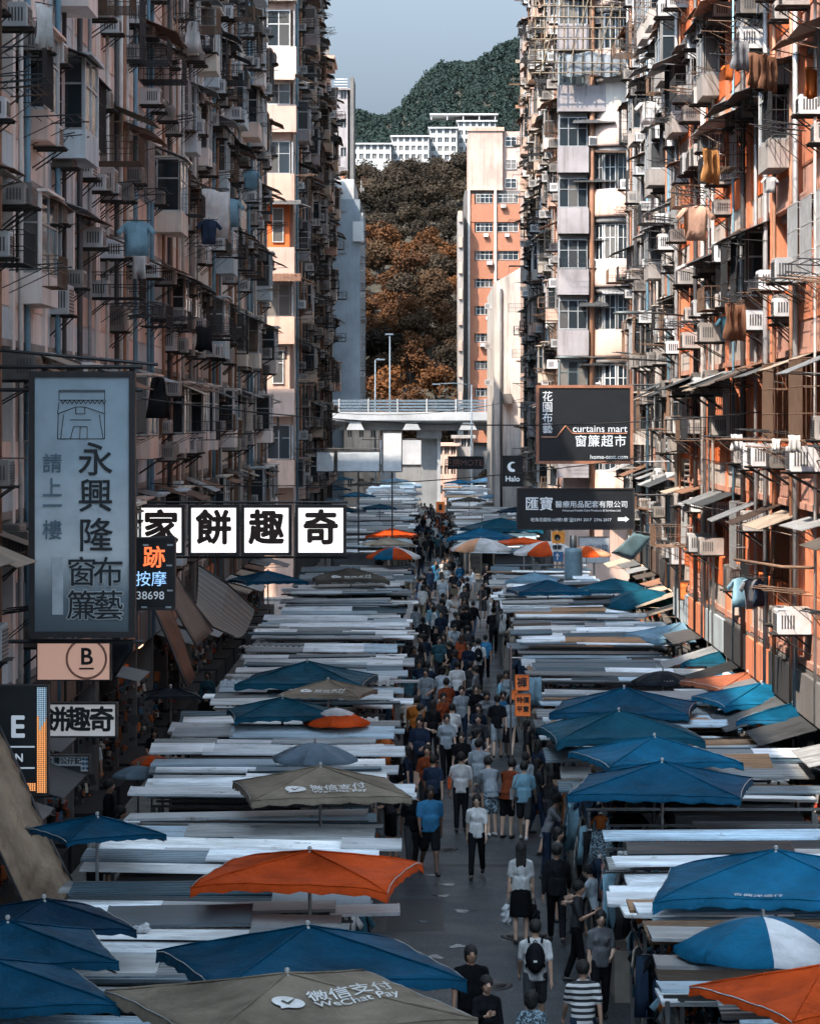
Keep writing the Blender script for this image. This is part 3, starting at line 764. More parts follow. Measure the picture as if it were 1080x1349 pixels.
MB().box(X(615), X(664), -.15, .7, Z(172), Z(167)).build('coping', M_peach, o)
for py in (180, 210, 235): window(o, X(673), .5, Z(py+12), 1.25, 1.1, 2, M_wfr, panes=False)
rows = (258, 296, 333, 369, 405, 441, 477, 513, 549)
for i, py in enumerate(rows):
    MB().box(X(619), X(688), 0, .6, Z(py+8+26), Z(py+10)).build('brick_band', M_brick, o)
    for (pa, pb) in ((627, 650), (655, 683)):
        window(o, X((pa+pb)/2), .25, Z(py+9), X(pb)-X(pa), Z(py-3)-Z(py+9), 4, M_wfr, panes=True)
        if (i+pa) % 3 != 0: aircon(o, X(pa+8+(i*5) % 12), .02, Z(py+16), 0, i % 3)
    for px in (622, 652, 686): MB().box(X(px-3), X(px+3), .05, .6, Z(py+10), Z(py-3)).build('brick_pier', M_brick, o)
for px in (617.5, 652.5): MB().tube([(X(px),-.1,0),(X(px),-.1,Z(250))], .14, 6).build('drain_pipe', M_pipes[4], o)
o = thing('slab_block', 'narrow grey slab block edge standing left of the brick tower', 'building', (0, 338, 0))
MB().box(at(603,338), at(610,338), 0, 10, 0, HC+(VY-278)*338/FPX).build('wall', M_grey, o)
for i in range(9): MB().box(at(604,338), at(609,338), -.25, 0, 8+i*2.9, 9.2+i*2.9).build('balcony', M_pinkw, o)
# stained white gable and its neighbours, sunlit row
M_gable = plaster('gable_white', (.50,.47,.45), (.12,.11,.10), 1.0)
d = 218; X = lambda px: at(px, d); Z = lambda py: HC+(VY-py)*d/FPX
o = thing('gable_house', 'narrow house with a stained white gable wall beside the flyover', 'building', (0, d, 0))
MB().add([(X(651),0,0),(X(686),0,0),(X(686),0,Z(352)),(X(651),0,Z(372)),(X(651),26,0),(X(686),26,0),(X(686),26,Z(352)),(X(651),26,Z(372))],
         [(0,1,2,3),(4,7,6,5),(0,4,5,1),(1,5,6,2),(2,6,7,3),(3,7,4,0)]).build('wall', M_gable, o)
MB().tube([(X(660),-.1,1),(X(660),-.1,Z(380))], .09, 6).build('drain_pipe', M_pipes[3], o)
for py in (400, 455, 505): window(o, X(652)-.02, 6, Z(py), 1.4, 1.3, 2, M_alu, rz=-R(90), panes=False); aircon(o, X(651), 10, Z(py), 0, 0, -R(90))
MB().cbox((X(668), -.3, Z(525)), (.6,.5,.7)).build('vent_hood', M_dgrey, o)
o = thing('tenement_building', 'pale tenement between the stained white gable and the crossing row', 'building', (0, 200, 0))
MB().box(6.75, 15, 0, 18, 0, 36).build('wall', M_pinkw, o)
for k in range(9):
    zk = 6+3*k
    MB().box(6.2, 7.6, -.9, 0, zk, zk+1.1).build('balcony', (M_peach, M_white, M_cream)[k % 3], o)
    window(o, 7.0, -.5, zk+1.1, 1.2, 1.4, 2, M_alu, panes=False)
    link('awning', AWN[(k*3) % len(AWN)], o, (6.9, -.8, zk+2.7)); link('drying_rack', RACK[(k*7) % len(RACK)], o, (6.3, -.9, zk+1.0))
    aircon(o, 7.7, -.2, zk+1.3, 0, k % 3)
# shaded row: blank blue-white gable and towers behind
M_gableb = plaster('gable_blue_white', (.22,.265,.31), (.12,.13,.14), .45)
d = 326; X = lambda px: at(px, d); Z = lambda py: HC+(VY-py)*d/FPX
o = thing('gable_house', 'house with a tall blank blue-white gable wall in the shaded row', 'building', (0, d, 0))
MB().box(X(438), X(474), 0, 30, 0, Z(262)).build('wall', M_gableb, o)
MB().box(X(438), X(466), .5, 20, Z(262), Z(235)).build('roof_house', M_vwhite, o)
MB().box(X(465), X(479), -.7, 3, Z(318), Z(308)).box(X(465), X(479), -.7, -.5, Z(308), Z(292)).box(X(466), X(478), .2, 3, Z(308), Z(280)).build('balcony', M_vwhite, o)
for k in range(11):
    zk = 5+k*2.9
    aircon(o, X(474), 3+k % 3, zk, 0, k % 3, R(90)); window(o, X(474)+.02, 6, zk, 1.3, 1.3, 2, M_alu, rz=R(90), panes=False)
    link('awning', AWN[(k*3+1) % len(AWN)], o, (X(474), 5, zk+1.6), (0,0,R(90))); link('drying_rack', RACK[(k*5) % len(RACK)], o, (X(474), 2, zk+.6), (0,0,R(90)))
pl = thing('roof_plants', 'dry leafy plants in pots on the blue-white gable house roof', 'plant', (X(452), d+1, Z(235)))
link('foliage', crown_me['olive'][1], pl, (0,0,.55), None, (.9,.6,.6)); MB().lathe([(.2,0),(.3,.35),(.26,.35)], 10).build('pot', M_brick, pl)
d = 372; X = lambda px: at(px, d); Z = lambda py: HC+(VY-py)*d/FPX
simple_block('tower_block', 'pale grey tower with small windows beyond the shaded row', X(436), X(458), d, d+12, 0, Z(118), M_lilac, 14, 2, win=(.7,1.1))
o = thing('tower_slab', 'dark slab of a tower rising beside the pale grey tower', 'building', (0, d-.5, 0))
MB().box(X(458)+.31, X(466), 0, 9, 0, Z(101)).build('wall', M_dgrey, o)
for i in range(4): MB().bar((X(440),-.2,Z(117)+i*.35+.1), (X(458),-.2,Z(117)+i*.35+.1), .05).build('roof_rail', M_wfr, o)
d = 200; X = lambda px: at(px, d); Z = lambda py: HC+(VY-py)*d/FPX
o = thing('roof_house', 'cream rooftop house on the lower cream tenement', 'building', (0, d, 32.55))
MB().box(X(408), X(438), 0, 6, 0, Z(78)-32.5).build('wall', M_cream, o); MB().box(X(406), X(441), -.3, 6.3, Z(78)-32.5, Z(74)-32.5).build('roof', M_peach, o)
MB().box(X(428), X(434), -.03, 0, .1, 1.3).build('door', M_dgrey, o)
d = 178
pl = lamp_post(at(414,d), d, 4, .4, 'thin aerial mast on the roof of the tall pale tenement'); pl.location.z = 38
for i in range(3):
    lab = ('low pink house behind the flyover column', 'low grey house under the flyover beside the brick tower', 'low cream house seen under the flyover')[i]
    xs = ((at(575,330), at(600,330)), (at(598,326), at(622,326)), (at(455,330), at(500,330)))[i]
    simple_block('low_house', lab, xs[0], xs[1], 318+i*3, 330+i*3, 0, (6.2, 7.0, 8.0)[i], (M_peach, M_grey, M_cream)[i], 3, 3, win=(.5, .9))
o = thing('tenement_building', 'unseen set-back tenement added to shade the far stalls, before the flyover', 'building', (0, 214, 0))
MB().box(-22, -9.4, 0, 60, 0, 34).build('wall', M_grey, o)  # hidden plain block, added to cast shade on the far stalls
o = thing('tenement_building', 'unseen set-back tenement added to shade the blue-white gable, beyond the flyover', 'building', (0, 313.5, 0))
MB().box(-30, -10.6, 0, 11, 0, 38).build('wall', M_grey, o)  # hidden plain block, added to keep the gable wall in shade

# ================================================================== MARKET STALLS
M_roofs = [sheet('roof_pale', (.74,.79,.84), .42, .2, .0), sheet('roof_pale', (.74,.79,.84)), sheet('roof_blue_grey', (.36,.47,.56), .40, .2, .0), sheet('roof_white', (.88,.91,.93), .42, .2, .0),
           sheet('roof_teal', (.06,.11,.145), .38, .2, .2), sheet('roof_brown', (.30,.17,.09), .55, .3, .0)]
M_post = plain('stall_post', (.14,.145,.15), .5, .5, vary=.3); M_dark = plain('stall_dark', (.018,.02,.024), .85); M_board = plain('stall_board', (.25,.22,.19), .75, vary=.4)
def sheet_mesh(w_, dp, kind, m):
    mb = MB()
    if kind == 'flat':
        mb.box(0, w_, 0, dp, 0, .022)
        for x in (0, w_-.03): mb.box(x, x+.03, -.008, dp+.002, -.012, .028)
        mb.box(.03, w_-.03, -.008, 0, -.014, .026)
    else:
        along = kind == 'ribx'               # ridges run along x
        L = dp if along else w_; n = max(4, int(L/(.115 if along else .16)))
        prof = []
        for i in range(n):
            a = L*i/n; s = L/n
            prof += [(a, 0), (a+s*.42, 0), (a+s*.52, .032), (a+s*.9, .032)]
        prof.append((L, 0)); vs_, fs = [], []
        for (q, z) in prof:
            for e in (0, 1):
                vs_.append((w_*e, q, z) if along else (q, dp*e, z))
        for i in range(len(prof)-1):
            a = i*2; fs.append((a, a+1, a+3, a+2) if along else (a, a+2, a+3, a+1))
        mb.add(vs_, fs)
        if along: mb.box(0, w_, -.008, 0, -.012, .018)
        else: mb.box(0, w_, -.004, .01, -.02, -.002)
    return mb.mesh('roof_sheet', m)
SHEETS = {}
def get_sheet(w_, dp, kind, mi):
    key = (w_, dp, kind, mi)
    if key not in SHEETS: SHEETS[key] = sheet_mesh(w_, dp, kind, M_roofs[mi])
    return SHEETS[key]
post_me = MB().box(-.025,.025,-.025,.025,0,2.3).mesh('post', M_post)
M_cloth = [fabric('cloth_%s' % n, c, .8, .15, .4) for n, c in (('white', (.60,.60,.60)), ('black', (.018,.019,.022)), ('navy', (.03,.05,.09)), ('teal', (.06,.16,.22)), ('rust', (.48,.13,.035)), ('grey', (.22,.23,.25)), ('sky', (.22,.38,.48)), ('cream', (.48,.42,.36)), ('rose', (.42,.2,.17)))]
def garment_mesh(kind, seed):
    g = random.Random(seed); mb = MB()
    if kind == 'shirt': out = [(-.24,-.02),(-.40,-.20),(-.33,-.27),(-.22,-.16),(-.23,-.66),(.23,-.66),(.22,-.16),(.33,-.27),(.40,-.20),(.24,-.02),(.09,.02),(0,-.03),(-.09,.02)]
    elif kind == 'dress': out = [(-.16,0),(-.2,-.22),(-.15,-.42),(-.32,-1.02),(.32,-1.02),(.15,-.42),(.2,-.22),(.16,0),(.08,.02),(0,-.12),(-.08,.02)]
    elif kind == 'trousers': out = [(-.2,0),(-.24,-.95),(-.06,-.95),(0,-.35),(.06,-.95),(.24,-.95),(.2,0)]
    else: out = [(-.30,0),(-.26,-.35),(-.34,-.8),(-.1,-.88),(.12,-.8),(.36,-.9),(.27,-.4),(.32,0),(.1,-.03),(-.12,.02)]
    bm = bmesh.new()
    vs_ = [bm.verts.new((x, 0, z)) for x, z in out]; f = bm.faces.new(vs_)
    bmesh.ops.triangulate(bm, faces=[f]); bmesh.ops.subdivide_edges(bm, edges=bm.edges[:], cuts=2, use_grid_fill=True)
    ph = g.uniform(0, 6)
    for v in bm.verts:
        k = min(1, -v.co.z*1.6); v.co.y += (.09 if kind == 'sheet' else .045)*k*math.sin(v.co.x*(26 if kind == 'sheet' else 19)+ph)+.02*math.sin(v.co.x*7+v.co.z*5+ph)
    geo = bmesh.ops.extrude_face_region(bm, geom=bm.faces[:])
    for v in [e for e in geo['geom'] if isinstance(e, bmesh.types.BMVert)]: v.co.y += .010
    bmesh.ops.recalc_face_normals(bm, faces=bm.faces[:])
    me = bpy.data.meshes.new('garment'); bm.to_mesh(me); bm.free(); me.materials.append(M_cloth[0])
    for p_ in me.polygons: p_.use_smooth = True
    return me
GARM = {k: [garment_mesh(k, 5*i+len(k)) for i in range(3)] for k in ('shirt', 'dress', 'trousers', 'sheet')}

def goods_heap(n, x0, x1, y0, y1, z0, z1, seed):
    """small wares on a counter or hung in rows: too small to pick apart"""
    g = random.Random(seed); mb = MB()
    for _ in range(n):
        x = g.uniform(x0, x1); y = g.uniform(y0, y1); z = g.uniform(z0, z1); s = g.uniform(.04, .13)
        mb.cbox((x, y, z), (s, s*g.uniform(.5,1.6), s*g.uniform(.6,2.4)), g.randrange(7), (g.uniform(-.4,.4), g.uniform(-.4,.4), g.uniform(0,3)))
    return mb.mesh('wares', [M_cloth[1], M_cloth[1], M_cloth[5], M_cloth[2], M_cloth[0], M_cloth[3], M_cloth[4]])
HEAPS = [goods_heap(110, -.5, .5, 0, 1.7, -.75, .25, i) for i in range(5)]
def stall(x0, x1, y, pitch, side, label, near):
    """x0..x1 across, lane edge at x1 (left row, side -1) or x0 (right row, side 1)"""
    o = thing('market_stall', label, 'stall', (0, y, 0), 0, 'market stalls in the left row' if side < 0 else 'market stalls in the right row')
    h = rnd.uniform(2.3, 2.5)
    for x in (x0+.15, x1-.15):
        for yy in (.08, pitch-.15): link('post', post_me, o, (x, yy, 0))
    # roof sheets, in two or three overlapping rows
    rows = 0 if (side > 0 and 43.6 < y < 48.4) else 3 if near else 2
    for r_ in range(rows):
        dp = (.6, .75, .95)[rnd.randrange(3)] if y < 58 else (.5, .65, .9)[rnd.randrange(3)] if near else 1.0
        x = x0-rnd.uniform(0, .3); rz_ = rnd.choice((rnd.uniform(-.22, -.05), rnd.uniform(.0, .12), rnd.uniform(.12, .24)))
        while x < x1-.25:
            w_ = rnd.choice((1.2, 1.8, 2.4, 3.2, 3.8)); 
            if x+w_ > x1+.6: w_ = max(.9, round(x1+rnd.uniform(0, .35)-x, 1))
            kind = rnd.choice(('ribx', 'ribx', 'flat', 'flat', 'ribx', 'riby')) if near else 'flat'
            mi = rnd.choice((0, 0, 1, 2, 2, 3, 3, 4, 4, 0) if not (side > 0 and rnd.random() < .18) else (5, 5, 4))
            if kind == 'riby' and rnd.random() < .85: kind = 'ribx'
            tilt = R(rnd.choice((rnd.uniform(-2, 2), rnd.uniform(3, 10)))); zz = h+r_*.05+rz_
            link('roof_sheet', get_sheet(w_, dp, kind, mi), o, (x, r_*pitch*(.33 if rows == 3 else .48)+rnd.uniform(-.12, .12), zz), (tilt, R(rnd.uniform(-1.3,1.3)), R(rnd.uniform(-1.5,1.5))))
            x += w_-rnd.uniform(.0, .25)
    # frame, back wall of cloth, counter and wares
    lane = x1 if side < 0 else x0; wall = x0 if side < 0 else x1; s = -1 if side < 0 else 1
    MB().box(x0+.1, x1-.1, .05, .09, h-.14, h-.1).build('rail', M_post, o); MB().box(x0+.1, x1-.1, pitch-.2, pitch-.16, h-.14, h-.1).build('rail', M_post, o)
    a, b = sorted((lane+s*.25, lane+s*1.35))
    MB().box(a, b, .1, pitch-.3, .0, .78).build('counter', M_board, o)
    a, b = sorted((lane+s*1.6, wall-s*.3))
    MB().box(a, b, .2, pitch-.35, 0, 2.2).build('goods_store', M_dark, o)
    if near:
        stuff(link('wares', rnd.choice(HEAPS), o, (lane+s*.8, .1, 1.45)))
        stuff(link('wares', rnd.choice(HEAPS), o, (lane+s*.35, .1, 1.9), (0,0,0), (.5,1,.8)))
        MB().bar((lane+s*.12,.05,2.05), (lane+s*.12,pitch-.2,2.05), .014).build('hanging_rail', M_post, o)
        MB().bar((lane+s*.1,.02,2.0), (lane+s*2.0,.02,2.0), .014).build('hanging_rail', M_post, o)
        # the camera-facing end is hung with clothes
        nn = rnd.randrange(6, 10)
        for i in range(nn):
            k = rnd.choice(('shirt', 'dress', 'trousers', 'shirt'))
            gm = link('garment', rnd.choice(GARM[k]), o, (lane+s*(.2+1.6*i/nn), rnd.uniform(-.02,.06), 1.98), (0,0,rnd.uniform(-.9,.9)), rnd.uniform(.75,1))
            slot(gm, M_cloth[rnd.choice((0,1,1,1,2,2,5,5,3,6,7,4))])
        for i in range(rnd.randrange(4, 7)):
            gm = link('garment', rnd.choice(GARM[rnd.choice(('shirt','dress','trousers'))]), o, (lane+s*.12, .25+i*.28, 2.02), (0,0,R(90)+rnd.uniform(-.6,.6)), rnd.uniform(.75,1))
            slot(gm, M_cloth[rnd.choice((0,1,1,2,2,5,5,3,6,7,4,8))])
    return o
ORD = ['first','second','third','fourth','fifth','sixth','seventh','eighth','ninth','tenth','eleventh','twelfth','thirteenth','fourteenth','fifteenth','sixteenth','seventeenth','eighteenth','nineteenth','twentieth',
       'twenty-first','twenty-second','twenty-third','twenty-fourth','twenty-fifth','twenty-sixth','twenty-seventh','twenty-eighth','twenty-ninth','thirtieth','thirty-first','thirty-second','thirty-third','thirty-fourth','thirty-fifth','thirty-sixth','thirty-seventh','thirty-eighth','thirty-ninth','fortieth','forty-first','forty-second','forty-third','forty-fourth','forty-fifth','forty-sixth','forty-seventh','forty-eighth','forty-ninth','fiftieth']
def stall_row(xa, xb, y0, y1, side, near, what):
    y = y0; i = 0
    while y < y1:
        p_ = rnd.uniform(2.0, 2.5) if near else 3.05
        stall(xa+rnd.uniform(-.25,.25), xb+rnd.uniform(-.2,.2), y, p_, side, '%s stall from the camera, %s' % (ORD[i], what), near)
        y += p_; i += 1
stall_row(-4.8, -.95, 29, 127, -1, True, 'sheet-roofed row left of the lane')
stall_row(2.75, 6.5, 29, 126, 1, True, 'sheet-roofed row right of the lane')
stall_row(-5.0, -1.1, 149, 297, -1, False, 'far left row past the crossing')
stall_row(1.9, 5.4, 149, 297, 1, False, 'far right row past the crossing')

# ------------------------------------------------------------------ lettering
TXT = {}
def text_mesh(body, size=1.0, bold=0.0, align='CENTER', extr=.004, space=1.0, vertical=False, lead=1.0):
    key = (body, size, bold, align, extr, space, vertical, lead)
    if key in TXT: return TXT[key]
    bold0, bold = bold, 0.0
    cu = bpy.data.curves.new('lettering', 'FONT'); cu.body = '\n'.join(body) if vertical else body
    cu.size = size; cu.align_x = align; cu.align_y = 'CENTER'; cu.extrude = extr; cu.offset = bold; cu.space_character = space; cu.space_line = lead; cu.resolution_u = 3
    ob = bpy.data.objects.new('lettering', cu); me = baked(ob); me.name = 'lettering'
    bpy.data.objects.remove(ob); bpy.data.curves.remove(cu)
    if bold0:                                   # heavier strokes: the same glyphs laid a hair apart
        nv = len(me.vertices); co = np.empty(nv*3, np.float32); me.vertices.foreach_get('co', co); co = co.reshape(-1, 3)
        fc = [tuple(p_.vertices) for p_ in me.polygons]; V, F = [], []
        for k_ in range(9):
            a = k_*math.pi/4; d_ = np.array([math.cos(a)*bold0, math.sin(a)*bold0, .0004*k_]) if k_ < 8 else np.array([0, 0, .0036])
            F += [tuple(i+k_*nv for i in f_) for f_ in fc]; V.append(co+d_)
        bpy.data.meshes.remove(me); me = bpy.data.meshes.new('lettering'); me.from_pydata(np.concatenate(V).tolist(), [], F)
    me.materials.clear(); me.materials.append(None)
    TXT[key] = me; return me
def text_on(parent, body, loc, m, size, rot=(R(90),0,0), **kw):
    o = link('lettering', text_mesh(body, size, **kw), parent, loc, rot); slot(o, m); return o

# ------------------------------------------------------------------ canopies and parasols
T_blue = fabric('tarp_blue', (.003,.052,.105), .48, .10); T_blue2 = fabric('tarp_blue_bright', (.006,.092,.18), .5, .12); T_teal = fabric('tarp_teal', (.006,.06,.10), .5, .10)
T_navy = fabric('tarp_navy', (.004,.024,.05), .5, .06); T_orange = fabric('tarp_orange', (.46,.06,.011), .55, .15); T_tan = fabric('tarp_tan', (.21,.175,.135), .6, .12); T_dtan = fabric('tarp_dark_tan', (.09,.08,.068), .6, .1)
T_lblue = fabric('tarp_light_blue', (.15,.27,.37), .5, .15); T_white = fabric('tarp_white', (.62,.62,.64), .55, .25); T_grey = fabric('tarp_grey', (.11,.155,.2), .45, .1); T_brown = fabric('tarp_brown', (.26,.09,.05), .6, .1)
T_peach = fabric('tarp_peach', (.66,.34,.20), .55, .2); T_black = fabric('tarp_black', (.012,.016,.022), .45, .03)
M_pole = plain('pole_steel', (.36,.36,.37), .4, .7); M_knob = plain('knob_grey', (.34,.34,.34), .6)
M_ink = plain('white_print', (.68,.68,.68), .6)
def sq_z(s, t, rise, v):
    return rise*(1-s)**(1.12-.1*v) - .045*math.sin(math.pi*s)*(1+.3*v)*math.cos(t*1.4) + .006*s*math.sin(11*t+v*3)*(1-t*t) - (.02+.02*v)*s**4*t**6 + .006*math.sin(17*t*s+v)*s*(1-s)*2
def sq_xy(s, t, v): return (s*t, -s*(1-.035*(1-t*t)*s))
def sq_panel(rise, v):
    mb = MB(); ns, nt_ = 10, 18; vs_, fs = [(0, 0, rise)], []
    for i in range(1, ns+1):
        for j in range(nt_+1):
            s, t = i/ns, -1+2*j/nt_; x, y = sq_xy(s, t, v); vs_.append((x, y, sq_z(s, t, rise, v)))
    w1 = nt_+1
    for j in range(nt_): fs.append((0, 1+j, 2+j))
    for i in range(ns-1):
        for j in range(nt_): a = 1+i*w1+j; fs.append((a, a+w1, a+w1+1, a+1))
    b = 1+(ns-1)*w1
    for j in range(nt_+1):                      # valance that hangs from the edge
        t = -1+2*j/nt_; x, y, z = vs_[b+j]; vs_.append((x*1.0, y-.012, z-.085-.015*math.sin(j*2.1+v)))
    for j in range(nt_): fs.append((b+j, b+w1+j, b+w1+j+1, b+j+1))
    mb.add(vs_, fs, 0, True); return mb.mesh('canopy_panel', T_blue)
SQ = {(r_, v): sq_panel(r_, v) for r_ in (.20, .28) for v in (0, 1, 2)}
def canopy(px, py, halfpx, m, label, z=3.45, rise=.28, v=0, rz=0, depth=1.0, d=None, group='square market canopies'):
    if d: z = P(px, py, d).z
    d = d or FPX*(HC-z)/(py-VY)
    p = P(px, py, d); half = halfpx*d/FPX/(abs(math.cos(R(rz)))+abs(math.sin(R(rz))))*1.04
    o = thing('market_canopy', label, 'canopy', (p.x, d, 0), R(rz), group)
    zr = z-rise*half
    for k in range(4):
        q = link('canopy_panel', SQ[(rise, v)], o, (0,0,zr), (0,0,R(90)*k), (half, half*depth if k % 2 == 0 else half, half) if depth == 1 else half); slot(q, m)
    for k in range(4):
        a = R(45)+R(90)*k
        MB().bar((0,0,zr+rise*half-.05), (half*1.38*math.cos(a), half*1.38*math.sin(a), zr-.10*half-.03), .014).build('rib', M_pole, o)
    for k in range(4):                          # seam over each hip and a pale cord in the hem
        a = R(90)*k; ca, sa = math.cos(a), math.sin(a); rt = lambda x, y, q: ((x*ca-y*sa)*half, (x*sa+y*ca)*half, zr+q*half+.006)
        MB().tube([rt(*sq_xy(s_/8, 1, v), sq_z(s_/8, 1, rise, v)) for s_ in range(9)], .012, 4).build('seam', m, o)
        MB().tube([rt(*sq_xy(1, -1+t_/5, v), sq_z(1, -1+t_/5, rise, v)-.006) for t_ in range(11)], .008, 4).build('hem_cord', M_knob if k % 2 else m, o)
    MB().bar((0,0,0), (0,0,z-.02), .025, 8).build('pole', M_pole, o)
    MB().lathe([(0,.06),(.02,.055),(.03,.03),(.018,.0),(.05,-.02),(.08,-.05)], 8).build('finial', M_knob, o, (0,0,z))
    o['zr'] = zr; o['half'] = half
    return o, zr, half, rise, v
def print_on(cn, body, s0, t0, size, rot=0, bold=.02, k=0, m=None, mesh=None):
    """lettering laid on the k-th slope of a canopy, following the cloth"""
    o, zr, half, rise, v = cn
    me = (mesh or text_mesh(body, 1.0, bold, 'CENTER', 0.0)).copy()
    ca, sa = math.cos(rot), math.sin(rot)
    for vt in me.vertices:
        x, y = vt.co.x*size, vt.co.y*size
        x, y = x*ca-y*sa, x*sa+y*ca
        X_, Y_ = t0*s0+x, -s0+y
        s = min(1, max(.02, -Y_/.985)); t = X_/max(s, .05)
        vt.co = (X_*half, Y_*half, sq_z(s, max(-1.1, min(1.1, t)), rise, v)*half+.022)
    q = link('lettering', me, o, (0,0,zr), (0,0,R(90)*k)); slot(q, m or M_ink); return q
def bubble_mesh():
    """white speech bubble with a tick cut through it"""
    mb = MB(); n = 28
    def ell(a): return (.62*math.cos(a), .46*math.sin(a))
    vs_ = [(0,0,0)]+[(*ell(2*math.pi*i/n), 0) for i in range(n)]
    mb.add(vs_, [(0, 1+i, 1+(i+1) % n) for i in range(n)]); mb.add([(-.42,-.3,0),(-.5,-.58,0),(-.15,-.44,0)], [(0,1,2)])
    me = mb.mesh('bubble', None); me.materials.append(None); return me
def tick_mesh():
    mb = MB(); mb.add([(-.30,.02,0),(-.2,.1,0),(-.06,-.08,0),(.5,.42,0),(-.08,-.26,0)], [(0,4,2,1),(2,4,3)])
    me = mb.mesh('tick', None); me.materials.append(None); return me
BUB, TICK = bubble_mesh(), tick_mesh()
def pay_print(cn, s0, t0, size, rot=0, k=0, m=None):
    m = m or M_ink
    def off(dx, dy): ca, sa = math.cos(rot), math.sin(rot); return dx*ca-dy*sa, dx*sa+dy*ca
    X0, Y0 = t0*s0, -s0
    for what, dx, dy, sz in (('b', -2.0, 0, 1.15), ('t', -2.0, 0, 1.1), ('微信支付', .9, .28, .95), ('WeChat Pay', .9, -.45, .72)):
        ox, oy = off(dx*size, dy*size); X_, Y_ = X0+ox, Y0+oy; s = -Y_; t = X_/s
        if what == 'b': print_on(cn, '', s, t, sz*size, rot, mesh=BUB, m=m, k=k).name = 'speech_bubble_print'
        elif what == 't':
            q = print_on(cn, '', s, t, sz*size, rot, mesh=TICK, m=T_dtan, k=k); q.name = 'tick_print'; q.location.z += .008
        else: print_on(cn, what, s, t, sz*size, rot, .012, k, m)

def rnd_panel(n, rise, v):
    mb = MB(); ns, nt_ = 7, 4; vs_, fs = [(0,0,rise)], []
    for i in range(1, ns+1):
        for j in range(nt_+1):
            s = i/ns; a = 2*math.pi/n*(j/nt_-.5); sc_ = 1-.07*(1-(2*j/nt_-1)**2)*s
            z = rise*math.cos(s*math.pi*.47)-.03*s*(1-(2*j/nt_-1)**2)*(1+v*.3)
            vs_.append((s*sc_*math.cos(a), s*sc_*math.sin(a), z))
    w1 = nt_+1
    for j in range(nt_): fs.append((0, 1+j, 2+j))
    for i in range(ns-1):
        for j in range(nt_): a = 1+i*w1+j; fs.append((a, a+w1, a+w1+1, a+1))
    b = 1+(ns-1)*w1
    for j in range(w1): x, y, z = vs_[b+j]; vs_.append((x, y, z-.07))
    for j in range(nt_): fs.append((b+j, b+w1+j, b+w1+j+1, b+j+1))
    mb.add(vs_, fs, 0, True); return mb.mesh('canopy_panel', T_blue)
RP = {(8, v): rnd_panel(8, .36, v) for v in (0, 1)}
def parasol(px, py, halfpx, mats, label, z=3.2, d=None, rz=0, flat=1.0, group='round parasols', name='parasol', cap_m=None):
    if d: z = P(px, py, d).z
    d = d or FPX*(HC-z)/(py-VY); p = P(px, py, d); half = halfpx*d/FPX
    o = thing(name, label, 'parasol', (p.x, d, 0), R(rz), group)
    zr = z-.36*half*flat
    for k in range(8):
        q = link('canopy_panel', RP[(8, k % 2)], o, (0,0,zr), (0,0,R(45)*k), (half,half,half*flat)); slot(q, mats[k % len(mats)])
        a = R(45)*(k+.5)
        MB().tube([(0,0,z-.03),(half*.6*math.cos(a),half*.6*math.sin(a),zr+.19*half*flat),(half*.99*math.cos(a),half*.99*math.sin(a),zr-.03)], .009, 4).build('rib', M_pole, o)
    MB().bar((0,0,0 if name == 'parasol' else 1.1), (0,0,z+.08), .02, 8).build('pole', M_pole, o)
    if cap_m: MB().lathe([(0,z+.05),(half*.25,z-.02*half+.03),(half*.52,z-.11*half+.02),(half*.52,z-.16*half)], 16).build('vent_cap', cap_m, o)
    return o

# --- left row, from the camera on
c1 = canopy(378, 1283, 240, T_tan, 'tan pay-advert canopy at the bottom, nearest the camera', 3.5, .20, 0, rz=24); pay_print(c1, .42, .42, .165, 0, 0)
canopy(405, 1220, 200, T_blue, 'blue canopy right behind the nearest tan canopy', 3.45, .28, 1, rz=18)
canopy(408, 1121, 143, T_orange, 'orange canopy in the left stall row', 3.35, .20, 2, rz=-10)
c4 = canopy(422, 1009, 116, T_tan, 'tan pay-advert canopy beside the grey round parasol', 3.4, .28, 0, rz=10); pay_print(c4, .66, -.05, .185)
parasol(415, 979, 58, [T_grey], 'grey round parasol behind the second tan canopy', 3.25, rz=10)
parasol(443, 936, 45, [T_orange, T_orange, T_orange, T_orange], 'small parasol of orange with a pale top, left row', 3.1, rz=15, cap_m=T_white)
c7 = canopy(432, 896, 62, T_tan, 'smaller tan pay-advert canopy between two blue canopies', 3.4, .28, 1, rz=-12); pay_print(c7, .70, .05, .2)
canopy(372, 919, 74, T_teal, 'teal-blue canopy left of the small orange parasol', 3.3, .28, 2, rz=8)
canopy(405, 871, 88, T_teal, 'wide teal-blue canopy in the middle of the left row', 3.4, .28, 0, rz=-6)
canopy(353, 752, 52, T_blue, 'blue canopy beside the torn grey awning, below the white character sign', 3.3, .28, 1, rz=20, d=104)
c11 = canopy(462, 748, 50, T_dtan, 'dark tan pay-advert canopy below the orange and blue parasol', 3.4, .28, 2, rz=5); pay_print(c11, .70, -.05, .2)
parasol(518, 721, 36, [T_orange, T_blue2, T_orange, T_white], 'orange, blue and white striped parasol at the crossing', 3.2, d=127, rz=22)
canopy(512, 708, 34, T_tan, 'small tan canopy behind the striped parasol', 3.2, .28, 0, rz=12, d=146)
canopy(516, 696, 33, T_orange, 'orange canopy behind the small tan canopy', 3.3, .28, 1, rz=-8, d=154)
canopy(128, 1075, 90, T_blue, 'blue canopy standing by the beige draped awning, left edge', 3.25, .28, 1, rz=28, d=42)
canopy(58, 1185, 122, T_navy, 'dark navy canopy at the lower left, second from the bottom edge', 3.2, .28, 2, rz=22, d=34.5)
canopy(10, 1213, 150, T_blue, 'blue canopy at the lower left with its apex out of frame', 3.2, .28, 0, rz=14, d=32)
